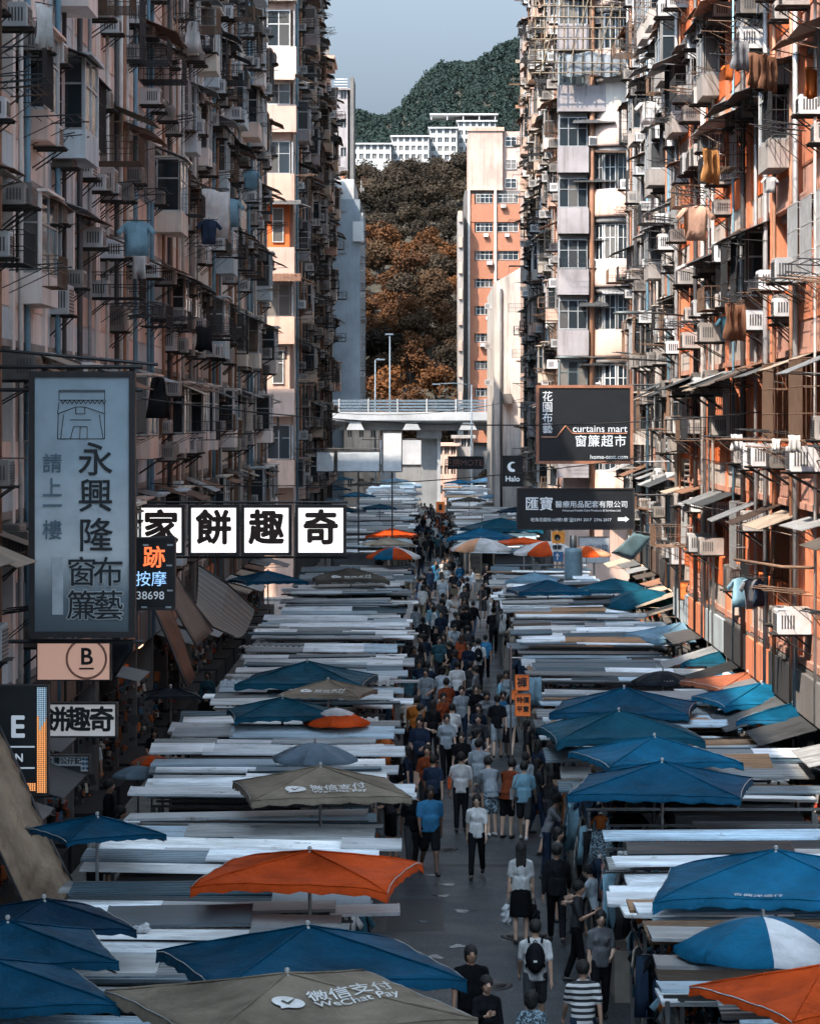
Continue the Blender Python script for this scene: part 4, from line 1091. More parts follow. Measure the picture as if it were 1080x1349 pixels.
canopy(-20, 1262, 180, T_blue, 'blue canopy at the bottom left corner', 3.2, .28, 1, rz=20, d=30)
parasol(182, 1009, 36, [T_grey], 'grey-blue umbrella held up over the shaded pavement', 2.25, d=57, group='umbrellas on the pavement', name='umbrella')
parasol(200, 995, 30, [T_orange, T_brown], 'orange umbrella just behind the grey-blue one', 2.25, d=59, group='umbrellas on the pavement', name='umbrella')
canopy(225, 905, 40, T_black, 'small black canopy at the back of the left row', 2.9, .28, 1, rz=10, d=66)
# --- right row
canopy(1085, 1272, 165, T_orange, 'bright orange canopy at the bottom right corner', 3.2, .28, 1, rz=25, d=30)
parasol(1005, 1208, 118, [T_blue2, T_blue2, T_white, T_blue2, T_grey], 'blue and white panelled parasol above the orange corner canopy', 3.0, d=33.6, rz=-22)
c3r = canopy(1022, 1120, 165, T_blue2, 'large blue canopy with white lettering on its edge', 3.35, .28, 2, rz=-9)
print_on(c3r, '合興洋遮行', .93, -.12, .085, 0, .01)
canopy(872, 1003, 124, T_blue, 'blue canopy with a drooping corner over the right stalls', 3.4, .28, 0, rz=-10)
canopy(862, 970, 106, T_blue2, 'bright blue canopy right behind the drooping one', 3.35, .28, 1, rz=14)
canopy(815, 936, 102, T_teal, 'teal-blue canopy jutting into the lane, right row', 3.35, .28, 2, rz=6)
canopy(822, 906, 98, T_blue, 'blue canopy behind the teal one jutting into the lane', 3.35, .28, 0, rz=-8)
canopy(1003, 900, 84, T_blue2, 'blue canopy with a pale patch near the sunlit wall', 3.35, .28, 1, rz=12)
canopy(1045, 927, 76, T_blue, 'blue canopy at the right edge before the patched one', 3.3, .28, 2, rz=-20)
canopy(985, 886, 82, T_brown, 'rust brown canopy by the sunlit wall', 3.2, .20, 0, rz=18)
um = parasol(873, 884, 42, [T_black], 'black umbrella with small white characters', 2.9, d=71, rz=10)
text_on(um, '凱旋', (0, -.62, 2.66), M_ink, .16, (R(58),0,0), bold=.006)
parasol(952, 884, 36, [T_white, T_blue2], 'white and blue umbrella beside the rust brown canopy', 2.9, d=72, rz=15)
canopy(958, 855, 62, T_teal, 'teal canopy behind the white and blue umbrella', 3.2, .28, 1, rz=-14)
canopy(898, 820, 72, T_lblue, 'pale blue-grey canopy in the middle of the right row', 3.2, .28, 0, rz=16)
parasol(850, 776, 57, [T_teal], 'teal round parasol before the orange shop sign', 3.2, rz=8)
canopy(808, 762, 52, T_teal, 'teal canopy right behind the teal round parasol', 3.3, .28, 2, rz=-8)
canopy(722, 764, 52, T_blue, 'blue canopy at the lane edge under the road sign', 3.3, .28, 0, rz=8)
canopy(704, 754, 38, T_lblue, 'pale blue canopy right behind the one under the road sign', 3.2, .28, 1, rz=-10)
parasol(633, 709, 41, [T_white, T_white, T_white, T_peach, T_white, T_peach], 'big white parasol with peach panels in the middle of the crossing', 3.2, d=128, rz=10)
parasol(720, 713, 44, [T_white, T_white, T_peach, T_white, T_white, T_orange], 'white parasol with peach panels by the road sign at the crossing', 3.2, d=131, rz=30)
parasol(772, 719, 34, [T_orange, T_peach], 'orange and peach parasol right of the road sign', 3.2, d=130, rz=5)
canopy(690, 708, 34, T_orange, 'orange canopy between the two white parasols', 3.1, .20, 0, rz=15, d=142)
canopy(634, 695, 44, T_blue, 'blue canopy in the lane just past the big white parasol', 3.3, .28, 1, rz=-6, d=151)
canopy(660, 682, 52, T_teal, 'wide teal canopy past the crossing, right row', 3.4, .28, 2, rz=10, d=163)
# --- far canopies, past the crossing
far_l = [(455,668,26),(500,664,22),(430,655,26),(470,648,24),(512,645,22),(440,640,22),(480,634,20),(520,630,18),(450,628,16)]
far_r = [(635,670,26),(680,668,24),(618,655,22),(655,650,24),(700,648,20),(625,640,22),(660,638,22),(605,632,20),(640,629,22),(675,630,18)]
cols_ = [(T_blue,'blue'), (T_lblue,'pale blue'), (T_white,'white'), (T_blue2,'bright blue'), (T_teal,'teal'), (T_navy,'navy'), (T_lblue,'pale blue'), (T_white,'white'), (T_dtan,'dull brown'), (T_blue2,'bright blue')]
for side, lst in (('left', far_l), ('right', far_r)):
    for i, (px, py, hp) in enumerate(lst):
        m, nm = cols_[(i*3+(side == 'right')*2) % 10]
        canopy(px, py, hp, m, '%s canopy, %s from the crossing in the far %s row' % (nm, ORD[i], side), 3.5+.15*(i % 3), .20, i % 3, rz=(i*23) % 40-20, group='far canopies past the crossing')

# ================================================================== PEOPLE
SKIN = [plain('skin_%d' % i, c, .55, grain=.1) for i, c in enumerate(((.60,.40,.30), (.52,.32,.23), (.38,.22,.15), (.14,.078,.052)))]
M_eye = plain('eye_dark', (.01,.008,.008), .3); M_lip = plain('lip', (.28,.11,.09), .5)
M_hair = plain('hair_black', (.010,.009,.009), .75, vary=.3); M_hairb = plain('hair_brown', (.05,.028,.018), .5)
M_shoe = [plain('shoe_dark', (.02,.02,.022), .5), plain('shoe_white', (.6,.6,.6), .5)]
def wear(name, col):
    m, t, b = _base(name, col, .9, 0, .05)
    oc = _obj(t); n = _noise(t, 5, 5, .65, oc, (1, 1, .6))
    c = _mix(t, _ramp(t, n, .3, .7), dim(col, .62), dim(col, 1.15))
    mr = t.nodes.new('ShaderNodeMapRange'); t.links.new(_rand(t), mr.inputs[0]); mr.inputs[3].default_value = .6; mr.inputs[4].default_value = 1.2
    h = t.nodes.new('ShaderNodeHueSaturation'); t.links.new(mr.outputs[0], h.inputs['Value']); t.links.new(c, h.inputs['Color']); t.links.new(h.outputs[0], b.inputs['Base Color']); _bump(t, b, _noise(t, 9, 4, .6, oc, (1,1,.45)), .9, .05)
    MATS[name] = m; return m
WEAR = {n: wear('wear_'+n, c) for n, c in dict(white=(.66,.67,.68), black=(.014,.015,.018), navy=(.022,.035,.065), blue=(.05,.22,.42), sky=(.22,.42,.54), grey=(.20,.21,.23), charcoal=(.05,.053,.06), orange=(.50,.16,.035), rust=(.30,.07,.03), teal=(.05,.13,.17), cream=(.5,.45,.4), denim=(.07,.11,.18), khaki=(.22,.18,.13), pale=(.40,.46,.52)).items()}
def stripemat():
    m, t, b = _base('wear_striped', (.6,.6,.6), .85)
    sx = t.nodes.new('ShaderNodeSeparateXYZ'); t.links.new(_obj(t), sx.inputs[0])
    mt = t.nodes.new('ShaderNodeMath'); mt.operation = 'MULTIPLY'; mt.inputs[1].default_value = 12.5; t.links.new(sx.outputs[2], mt.inputs[0])
    fr = t.nodes.new('ShaderNodeMath'); fr.operation = 'FRACT'; t.links.new(mt.outputs[0], fr.inputs[0])
    gt = t.nodes.new('ShaderNodeMath'); gt.operation = 'GREATER_THAN'; gt.inputs[1].default_value = .5; t.links.new(fr.outputs[0], gt.inputs[0])
    t.links.new(_mix(t, gt.outputs[0], (.02,.022,.03), (.66,.66,.66)), b.inputs['Base Color']); return m
WEAR['striped'] = stripemat()
def floralmat():
    m, t, b = _base('wear_floral', (.2,.3,.4), .85)
    t.links.new(_mix(t, _ramp(t, _noise(t, 26, 3, .7, _obj(t)), .48, .56), (.03,.045,.06), (.30,.42,.50)), b.inputs['Base Color']); return m
WEAR['floral'] = floralmat()

def ell(mb, c, r, n=10, m=7, rot=None):
    vs_, fs = [], []; c = Vector(c); M = Euler(rot).to_matrix() if rot else None
    for i in range(m+1):
        ph = math.pi*i/m
        for j in range(n):
            th = 2*math.pi*j/n; v = Vector((r[0]*math.sin(ph)*math.cos(th), r[1]*math.sin(ph)*math.sin(th), r[2]*math.cos(ph)))
            if M: v = M @ v
            vs_.append(c+v)
    for i in range(m):
        for j in range(n): fs.append((i*n+j, (i+1)*n+j, (i+1)*n+(j+1) % n, i*n+(j+1) % n))
    mb.add(vs_, fs, 0, True)
def cap(mb, a, b, ra, rb, n=9):
    a, b = Vector(a), Vector(b); t = (b-a).normalized(); pts, rs = [], []
    for k in (80, 50, 20): pts.append(a-t*ra*math.sin(R(k))); rs.append(ra*math.cos(R(k)))
    pts.append(a); rs.append(ra); pts.append(b); rs.append(rb)
    for k in (20, 50, 80): pts.append(b+t*rb*math.sin(R(k))); rs.append(rb*math.cos(R(k)))
    mb.tube(pts, rs, n)
def hem(mb, a, b, rx, ry, flare=1.04, n=14):
    vs_ = []; 
    for p_, q in ((a, 1.0), (b, flare)):
        for j in range(n): th = 2*math.pi*j/n; vs_.append(p_+Vector((rx*q*math.cos(th), ry*q*math.sin(th), 0)))
    mb.add(vs_, [(j, (j+1) % n, n+(j+1) % n, n+j) for j in range(n)]+[tuple(reversed(range(n))), tuple(range(n, 2*n))])
def remesh(mb, name, vox, sm=2, mats=None):
    me = mb.mesh(name, None); ob = bpy.data.objects.new(name, me)
    md = ob.modifiers.new('r', 'REMESH'); md.mode = 'VOXEL'; md.voxel_size = vox; md.use_smooth_shade = True
    if sm: s_ = ob.modifiers.new('s', 'SMOOTH'); s_.iterations = sm; s_.factor = .5
    out = baked(ob); out.name = name
    bpy.data.objects.remove(ob); bpy.data.meshes.remove(me)
    out.materials.clear()
    for m in (mats or [None]): out.materials.append(m)
    return out
def person_kit(pose, fem, heavy=0.0):
    """meshes of one figure in one pose, facing -y, feet on z=0"""
    k = 1+heavy; sw = (.155 if fem else .18)*(1+heavy*.4); hip = .085
    lean = pose.get('lean', 0)
    def up(x, y, z):          # lean of everything above the hips
        v = Vector((x, y, z-.93)); v.rotate(Euler((lean, 0, 0))); return Vector((v.x, v.y, v.z+.93))
    legs = []
    for s in (-1, 1):
        th, kb = pose['legs'][0 if s < 0 else 1]
        h = Vector((s*hip, 0, .92)); kn = h+Vector((s*.01, -math.sin(th), -math.cos(th)))*.43
        an = kn+Vector((0, -math.sin(th-kb), -math.cos(th-kb)))*.41
        legs.append((h, kn, an, th-kb))
    low = min(l[2].z for l in legs)-.075; dz = Vector((0, 0, -low))
    arms = []
    for s in (-1, 1):
        sh = up(s*sw, 0, 1.365); a_f, a_o, eb, ein = pose['arms'][0 if s < 0 else 1]
        d1 = Vector((s*math.sin(a_o), -math.sin(a_f)*math.cos(a_o), -math.cos(a_f)*math.cos(a_o))); el = sh+d1*.275
        f2 = a_f+eb; d2 = Vector((s*(math.sin(a_o)*.5-math.sin(ein)), -math.sin(f2)*math.cos(ein), -math.cos(f2)*math.cos(ein))).normalized(); wr = el+d2*.235
        arms.append((sh, el, wr, d2))
    T = lambda v: Vector(v)+dz
    hc = up(0, -.015, 1.585); 
    def torso(mb, g):
        ell(mb, T(up(0,0,1.26)), ((.150 if fem else .168)*k+g, (.098)*k+g, .20)); ell(mb, T(up(0,-.02*heavy*6,1.08)), ((.125 if fem else .148)*k+g, .095*(1+heavy*2.2)+g, .19))
        ell(mb, T((0,0,.95)), ((.165 if fem else .158)*k+g, .112*k+g, .13))
        cap(mb, T(up(-sw*.85,.0,1.365)), T(up(0,.0,1.41)), .052+g, .058+g); cap(mb, T(up(sw*.85,.0,1.365)), T(up(0,.0,1.41)), .052+g, .058+g)
        if g:
            for z_ in (1.10,): ell(mb, T((0,0,z_)) if not lean else T(up(0,0,z_)), ((.135 if fem else .15)*k+g, .10*(1+heavy*1.4)+g, .10))
            hem(mb, T(up(0,0,1.12)), T(up(0,0,.84)), (.142 if fem else .152)*k+g, .105*(1+heavy*1.3)+g)
        if fem: 
            for s in (-1, 1): ell(mb, T(up(s*.065,-.075,1.265)), (.055+g*.4,.042+g*.4,.055))
    b = MB(); torso(b, 0)
    cap(b, T(up(0,.005,1.40)), T(up(0,-.008,1.52)), .056, .05)
    ell(b, T(hc), (.076,.094,.115)); ell(b, T(up(0,-.05,1.53)), (.05,.05,.055)); ell(b, T(up(0,-.112,1.578)), (.014,.02,.024))
    for s in (-1, 1): ell(b, T(up(s*.078,.0,1.585)), (.012,.022,.032))
    for (sh, el, wr, d2) in arms:
        cap(b, T(sh), T(el), .048*k, .038*k); cap(b, T(el), T(wr), .037*k, .026); ell(b, T(wr+d2*.06), (.034,.026,.05), rot=None)
    for (h, kn, an, a) in legs:
        cap(b, T(h), T(kn), .082*k, .054); cap(b, T(kn), T(an), .052*k, .034)
        cap(b, T(an+Vector((0,.03,-.035))), T(an+Vector((0,-.13,-.048))), .036, .03)
    body = remesh(b, 'body', .019, 1, [None, M_eye, M_lip])
    # eyes, lips and fingers are added to the same mesh
    x = MB()
    for s in (-1, 1): ell(x, T(up(s*.030,-.094,1.598)), (.013,.008,.007), 6, 4); x.m[-24:] = [1]*24; ell(x, T(up(s*.03,-.096,1.618)), (.018,.006,.004), 6, 4); x.m[-24:] = [1]*24
    ell(x, T(up(0,-.098,1.535)), (.022,.008,.007), 6, 4); x.m[-24:] = [2]*24
    for i, (sh, el, wr, d2) in enumerate(arms):
        s = -1 if i == 0 else 1; pal = wr+d2*.10; side = d2.cross(Vector((s,0,0))); side = side.normalized() if side.length > .1 else Vector((0,-1,0)); inn = Vector((-s,0,0))
        for j, (off, L) in enumerate(((-.026,.075), (-.009,.085), (.009,.08), (.026,.062))):
            p0 = pal+side*off; p1 = p0+d2*L*.55+inn*.008; p2 = p1+d2*L*.4+inn*.022
            x.tube([T(p0-d2*.02), T(p1), T(p2)], [.0085,.008,.006], 5)
        p0 = wr+d2*.05+side*-.03; x.tube([T(p0), T(p0+d2*.03-side*.02+inn*.01), T(p0+d2*.06-side*.022+inn*.02)], [.0095,.009,.007], 5)
    bm = bmesh.new(); bm.from_mesh(body); xm = x.mesh('x', None); bm.from_mesh(xm); bm.to_mesh(body); bm.free(); bpy.data.meshes.remove(xm)
    body.polygons.foreach_set('use_smooth', [True]*len(body.polygons))
    kit = {'body': body}
    b = MB(); torso(b, .010)
    for (sh, el, wr, d2) in arms: cap(b, T(sh), T(sh+(el-sh)*.75), .055*k, .058*k)
    kit['tee'] = remesh(b, 'shirt', .024, 1)
    b = MB(); torso(b, .012)
    for (sh, el, wr, d2) in arms: cap(b, T(sh), T(el), .055*k, .05*k); cap(b, T(el), T(el+(wr-el)*.88), .05*k, .036)
    kit['long'] = remesh(b, 'shirt', .024, 1)
    def bottoms(frac, r0, r1, nm):
        b = MB(); ell(b, T((0,.0,.95)), ((.165 if fem else .162)*k+.008, .115*k+.008, .10))
        for (h, kn, an, a) in legs:
            if frac <= .5: cap(b, T(h), T(h+(kn-h)*frac*1.9), r0*k, r1*k)
            else: cap(b, T(h), T(kn), r0*k, .068*k); cap(b, T(kn), T(kn+(an-kn)*(frac*2-1)), .068*k, r1)
        return remesh(b, nm, .024, 1)
    kit['trousers'] = bottoms(.95, .096, .056, 'trousers'); kit['shorts'] = bottoms(.47, .098, .082, 'shorts')
    b = MB(); kl, kr = legs[0][1], legs[1][1]
    yk = (kl.y+kr.y)/2
    hem(b, T((0,0,1.04)), T((0,yk*.4,.78)), .15*k, .11*k, 1.2); hem(b, T((0,yk*.4,.80)), T((0,yk*.7,.47)), .178*k, .132*k, 1.12+abs(kl.y-kr.y)*.5)
    kit['skirt'] = remesh(b, 'skirt', .026, 2)
    b = MB()
    for (h, kn, an, a) in legs: cap(b, T(an+Vector((0,.035,-.03))), T(an+Vector((0,-.15,-.042))), .044, .036)
    kit['shoes'] = remesh(b, 'shoes', .02, 1)
    kit['head'] = T(hc); kit['lean'] = lean; kit['hand'] = [T(a[2]+a[3]*.1) for a in arms]; kit['back'] = T(up(0,.11,1.22))
    kit['shoulder'] = [T(up(s*sw*.8,0,1.44)) for s in (-1,1)]
    return kit
def hair_mesh(kind):
    b = MB(); ell(b, (0,.020,.032), (.094,.106,.108), 12, 9)
    if kind != 'short': ell(b, (0,.045,-.03), (.09,.075,.11))
    if kind == 'long':
        for x in (-.05, 0, .05): cap(b, (x,.06,-.05), (x*1.1,.085,-.26), .045, .03)
    if kind == 'bun': ell(b, (0,.11,.06), (.045,.045,.045))
    me = remesh(b, 'hair', .012, 1)
    for v in me.vertices: v.co *= 1+.035*math.sin(v.co.x*95+v.co.z*30)*math.sin(v.co.z*70+v.co.y*60)
    return me
HAIR = {k_: hair_mesh(k_) for k_ in ('short', 'bob', 'long', 'bun')}
hat_me = MB().lathe([(0,.13),(.07,.125),(.10,.09),(.105,.03),(.2,.0),(.2,-.012),(.1,.012)], 16).mesh('sun_hat', WEAR['khaki'])
POSES = {
 'stand': dict(legs=((.03,.02),(-.03,.03)), arms=((.05,.14,.15,.0),(.0,.14,.2,.0))),
 'walk': dict(legs=((.36,.10),(-.26,.38)), arms=((-.32,.12,.22,0),(.30,.12,.38,0)), lean=.03),
 'walk2': dict(legs=((-.24,.42),(.34,.08)), arms=((.28,.12,.42,0),(-.28,.12,.2,0)), lean=.03),
 'phone': dict(legs=((.20,.06),(-.14,.2)), arms=((.30,.10,1.75,.45),(.05,.14,.3,0)), lean=.04),
 'browse': dict(legs=((.05,.12),(-.05,.10)), arms=((.65,.08,.75,.2),(.45,.08,.9,.2)), lean=.32),
 'carry': dict(legs=((.16,.06),(-.12,.18)), arms=((.03,.10,.08,0),(.12,.12,1.2,.35)), lean=.02),
}
KITS = {}
for pn, po in POSES.items():
    for fem in (0, 1): KITS[(pn, fem)] = person_kit(po, fem)
KITS[('walk2', 2)] = person_kit(POSES['walk2'], 0, .16); KITS[('stand', 2)] = person_kit(POSES['stand'], 0, .12)
USED = {}; POSE_OF = {}
def person(x, y, heading, pose='walk', fem=0, top=('tee', 'white'), bottom=('trousers', 'black'), hair='short', hgt=1.0, skin=0, shoe=0, label=None, where='in the lane', z=0.0, hat=False, brown=False):
    """heading 0 faces the camera, 180 walks away from it"""
    kit = KITS.get((pose, fem)) or KITS[(pose, 0)]
    if label is None:
        going = 'facing the camera' if abs(((heading+180) % 360)-180) < 60 else 'walking away' if abs(((heading+180) % 360)-180) > 120 else 'turned sideways'
        label = '%s top, %s %s, person %s %s' % (top[1], bottom[1], bottom[0], going, where)
    USED.setdefault(label, []).append(None)
    o = thing('person', label, 'person', (x, y, z), R(heading), 'shoppers in the market'); o.scale = (hgt, hgt, hgt); USED[label][-1] = o
    b = link('body', kit['body'], o); slot(b, SKIN[skin])
    s = link('shirt', kit[top[0]], o); slot(s, WEAR[top[1]])
    t = link(bottom[0], kit[bottom[0]], o); slot(t, WEAR[bottom[1]])
    h = link('hair', HAIR[hair], o, kit['head'], (kit['lean']*.5, 0, 0)); slot(h, M_hairb if brown else M_hair)
    f = link('footwear', kit['shoes'], o); slot(f, M_shoe[shoe])
    if hat: link('sun_hat', hat_me, o, kit['head']+Vector((0,0,.07)))
    POSE_OF[o.name] = kit; return o, kit
def foot(px, py): 
    d = FPX*HC/(py-VY); return (px-VX)*d/FPX, d
def headp(px, py, h=1.70):
    d = FPX*(HC-h)/(py-VY); return (px-VX)*d/FPX, d
def at_foot(px, py, *a, **k): x, y = foot(px, py); return person(x, y, *a, **k)
def at_head(px, py, *a, **k): x, y = headp(px, py, 1.70*k.get('hgt', 1)); return person(x, y, *a, **k)
bag_col = {n: fabric('bag_'+n, c, .6, .05, .3) for n, c in dict(black=(.012,.013,.016), white=(.55,.57,.6), red=(.5,.09,.03), clear=(.35,.4,.45)).items()}
def wpt(pk, v):
    o, kit = pk; v = Vector(v)*o.scale[0]; v.rotate(Euler((0,0,o.rotation_euler.z))); return v+Vector(o.location)
def backpack(pk, col, label):
    o, kit = pk; p = wpt(pk, kit['back'])
    r = thing('backpack', label, 'bag', p, o.rotation_euler.z); b = MB(); ell(b, (0,.06,-.03), (.145,.085,.23)); ell(b, (0,.13,-.10), (.11,.05,.12))
    me = remesh(b, 'sack', .02, 1); q = link('sack', me, r); slot(q, bag_col[col])
    for s in (-1, 1): MB().tube([(s*.09,.0,.18),(s*.1,-.10,.235),(s*.105,-.235,.1),(s*.12,-.2,-.1),(s*.13,.02,-.16)], .018, 5).build('strap', bag_col[col], r)
    MB().cbox((0,.178,-.06), (.05,.008,.03)).build('patch', M_ink, r); MB().tube([(-.03,.05,.19),(0,.05,.225),(.03,.05,.19)], .01, 5).build('handle', bag_col[col], r)
def handbag(pk, col, label, hand=0, size=1.0, name='shopping_bag'):
    o, kit = pk; p = wpt(pk, kit['hand'][hand])
    r = thing(name, label, 'bag', p, o.rotation_euler.z+.3); b = MB()
    ell(b, (0,0,-.34*size), (.14*size,.09*size,.17*size)); ell(b, (.02,0,-.20*size), (.10*size,.06*size,.10*size))
    me = remesh(b, 'sack', .018, 0)
    for v in me.vertices: v.co += Vector((.012*math.sin(v.co.z*60), .012*math.sin(v.co.x*70+v.co.z*40), 0))
    q = link('sack', me, r); slot(q, bag_col[col])
    for s in (-1, 1): MB().tube([(s*.06*size,0,-.16*size),(s*.02,0,-.03),(0,0,.0)], .008, 5).build('handle', bag_col[col], r)
def shoulderbag(pk, col, label, side=0):
    o, kit = pk; p = wpt(pk, kit['hand'][side]+Vector((0,.06,.28)))
    r = thing('shoulder_bag', label, 'bag', p, o.rotation_euler.z); MB().cbox((0,0,0), (.07,.26,.22)).build('sack', bag_col[col], r)
    sp = wpt(pk, kit['shoulder'][side])-p; sp.rotate(Euler((0,0,-o.rotation_euler.z)))
    MB().tube([(0,-.1,.1), sp, (0,.1,.1)], .012, 5).build('strap', bag_col[col], r)

# ---- people one can tell apart, from the camera on
person(*headp(620,1246), 10, 'stand', 2, ('tee','black'), ('trousers','black'), label='person in black standing behind the nearest tan canopy', hair='bob', skin=2)
person(*headp(640,1284,1.62), 15, 'phone', 1, ('long','black'), ('trousers','charcoal'), label='person in black and dark red looking at a phone, bottom of the lane', hair='short', skin=1, hgt=.95)
p_ = person(*headp(705,1209), 178, 'walk', 0, ('tee','white'), ('shorts','charcoal'), label='person in white T-shirt with a black backpack walking away', skin=1)
backpack(p_, 'black', 'black backpack with white patch worn over a white T-shirt')
p_ = person(*headp(700,1302,1.6), 170, 'walk2', 1, ('long','floral'), ('skirt','floral'), label='person in blue-grey patterned clothes at the bottom edge', hair='bob', hgt=.94)
person(*headp(768,1262), 185, 'walk', 0, ('tee','striped'), ('trousers','navy'), label='person in black and white striped T-shirt walking away, bottom edge', skin=1)
p_ = person(*headp(791,1200,1.62), 8, 'carry', 1, ('tee','grey'), ('trousers','black'), label='person in grey top and black trousers carrying a bulging plastic bag', hair='long', hgt=.96, skin=0)
handbag(p_, 'clear', 'bulging see-through plastic bag carried by the person in grey', 0, 1.1)
p_ = person(*foot(686,1244), 182, 'stand', 1, ('tee','white'), ('skirt','black'), label='person in white sleeves and black dress walking away', hair='long')
handbag(p_, 'white', 'white carrier bag in the hand of the person in the black dress', 1, .9); handbag(p_, 'black', 'dark crumpled bag in the other hand of the person in the black dress', 0, .9)
person(*foot(733,1243), 180, 'walk2', 0, ('long','black'), ('trousers','black'), label='person all in black walking away on the right of the lane', skin=2)
p_ = person(*headp(790,1136), 240, 'browse', 0, ('tee','pale'), ('trousers','black'), label='person in pale blue shirt with a shoulder strap facing the right stalls'); 
person(*headp(846,1138), 20, 'stand', 2, ('tee','black'), ('trousers','black'), label='stallholder in black standing among the hung clothes', skin=1)
person(*foot(566,1152), 12, 'walk2', 2, ('tee','blue'), ('shorts','black'), label='person in bright blue T-shirt and black shorts coming towards the camera', skin=3, hgt=1.03)
person(*foot(543,1149), 8, 'walk', 1, ('tee','black'), ('trousers','charcoal'), label='person in dark clothes walking beside the person in bright blue', hair='short', skin=3)
p_ = person(*foot(628,1157), -6, 'walk', 1, ('tee','white'), ('trousers','black'), label='person in white T-shirt and black trousers walking towards the camera', hair='long', hgt=.97)
p_ = person(*foot(607,1096), 176, 'stand', 0, ('tee','white'), ('trousers','black'), label='person in white T-shirt with a red bag, seen from the back')
shoulderbag(p_, 'red', 'red shoulder bag on the person in the white T-shirt', 1)
person(*foot(647,1102), 200, 'browse', 0, ('tee','pale'), ('shorts','floral'), label='person bending over in pale T-shirt and patterned shorts', shoe=1)
p_ = person(*foot(690,1108), 172, 'walk2', 0, ('tee','sky'), ('shorts','charcoal'), label='person in sky blue T-shirt with a white bag walking away', shoe=1)
shoulderbag(p_, 'white', 'white bag slung over the sky blue T-shirt', 1)
person(*foot(668,1105), 150, 'browse', 0, ('tee','rust'), ('shorts','black'), label='person in rust top stooping beside the person in sky blue')
person(*foot(548,1006), 178, 'walk', 0, ('tee','orange'), ('shorts','black'), label='person in orange T-shirt and black shorts walking away', shoe=1, hgt=1.05)
person(*foot(570,1008), 184, 'walk2', 1, ('tee','black'), ('trousers','black'), label='person in black walking beside the person in orange', hair='long')
p_ = person(*foot(588,1030), 5, 'walk', 1, ('tee','pale'), ('trousers','black'), label='person in pale top with a dark shoulder bag walking towards the camera', hair='bob')
shoulderbag(p_, 'black', 'dark shoulder bag carried by the person in the pale top', 0)
person(*foot(608,985), 0, 'walk2', 0, ('tee','pale'), ('trousers','navy'), label='person in pale blue T-shirt and navy trousers walking towards the camera')
person(*foot(627,985), 4, 'stand', 1, ('tee','black'), ('trousers','black'), label='person in black facing the camera beside the pale blue T-shirt', hair='bob')
person(*foot(630,1032), -4, 'phone', 0, ('tee','charcoal'), ('trousers','charcoal'), label='person in charcoal T-shirt looking down at one hand')
person(*foot(655,1000), 178, 'walk', 0, ('tee','black'), ('shorts','pale'), label='person in black T-shirt and pale shorts walking away')
person(*foot(672,1000), 170, 'walk2', 1, ('tee','pale'), ('skirt','black'), label='person in pale striped top and black skirt walking away', hair='bun')
person(*foot(766,1120), 100, 'stand', 1, ('tee','pale'), ('trousers','black'), label='person in pale vest standing at the right stalls under the blue canopy', hair='bob')
person(*foot(720,985), 250, 'stand', 1, ('tee','teal'), ('trousers','black'), label='person in teal beside the rack with an orange bag, right stalls', hair='long')
person(*foot(583,812), -3, 'walk', 0, ('tee','pale'), ('shorts','grey'), label='person in pale blue shirt with backpack straps at the crossing', hgt=1.08)
person(*foot(612,822), 4, 'walk2', 1, ('tee','charcoal'), ('trousers','black'), label='person in charcoal dress near the crossing, facing the camera', hair='long')
person(*foot(640,815), 0, 'phone', 1, ('tee','black'), ('trousers','white'), label='person in black top and white trousers shading their eyes at the crossing', hair='bob')
person(*foot(650,862), 182, 'walk', 0, ('tee','black'), ('trousers','black'), label='person in plain black walking away just before the crossing', hgt=1.06)
person(*foot(578,905), 10, 'walk', 0, ('tee','teal'), ('trousers','black'), label='person in teal shirt in the thick of the crowd')
person(*foot(608,900), 176, 'walk2', 1, ('long','rust'), ('shorts','black'), label='person in rust cardigan walking away in the crowd', hair='long', brown=True)
p_ = person(*foot(630,910), 180, 'stand', 0, ('tee','white'), ('trousers','black'), label='person in white shirt with a dark backpack in the crowd')
backpack(p_, 'black', 'dark backpack on the white shirt in the crowd')
person(*foot(678,880), 182, 'stand', 0, ('tee','grey'), ('trousers','denim'), label='person in a wide straw sun hat at the right stalls', hat=True)
person(*foot(192,985), 200, 'stand', 0, ('tee','blue'), ('trousers','black'), label='person in blue on the shaded pavement behind the left stalls', z=.12)
person(*foot(120,1075), 190, 'stand', 0, ('tee','white'), ('trousers','black'), label='person in white on the shaded pavement below the small white sign', z=.12)
g = random.Random(8)
for i, (X_, Y_) in enumerate(((2.35,47.2),(2.5,49.6),(2.3,53.0),(2.45,55.5),(2.3,57.8),(2.5,61),(2.35,64.2),(2.5,68),(-.75,66),(-.7,71),(-.72,60.5),(2.4,72))):
    right = X_ > 0
    person(X_, Y_, (95 if right else -95)+g.uniform(-30,30) if i < 12 else g.choice((0,180)), g.choice(('browse','stand','browse','phone')) if i < 12 else 'walk', g.randrange(2), ('tee', g.choice(('black','charcoal','navy','black','pale','grey'))), (g.choice(('trousers','shorts')), g.choice(('black','charcoal','navy'))), g.choice(('short','bob','long')), g.uniform(.93,1.03), g.choice((0,1,2)), label='%s person from the camera browsing the %s stalls in dark or grey clothes' % (ORD[i], 'right' if right else 'left') if i < 12 else ('person in dark clothes between the two bag carriers', 'person walking behind the person in grey', 'person beside the person with the plastic bag')[i-12])
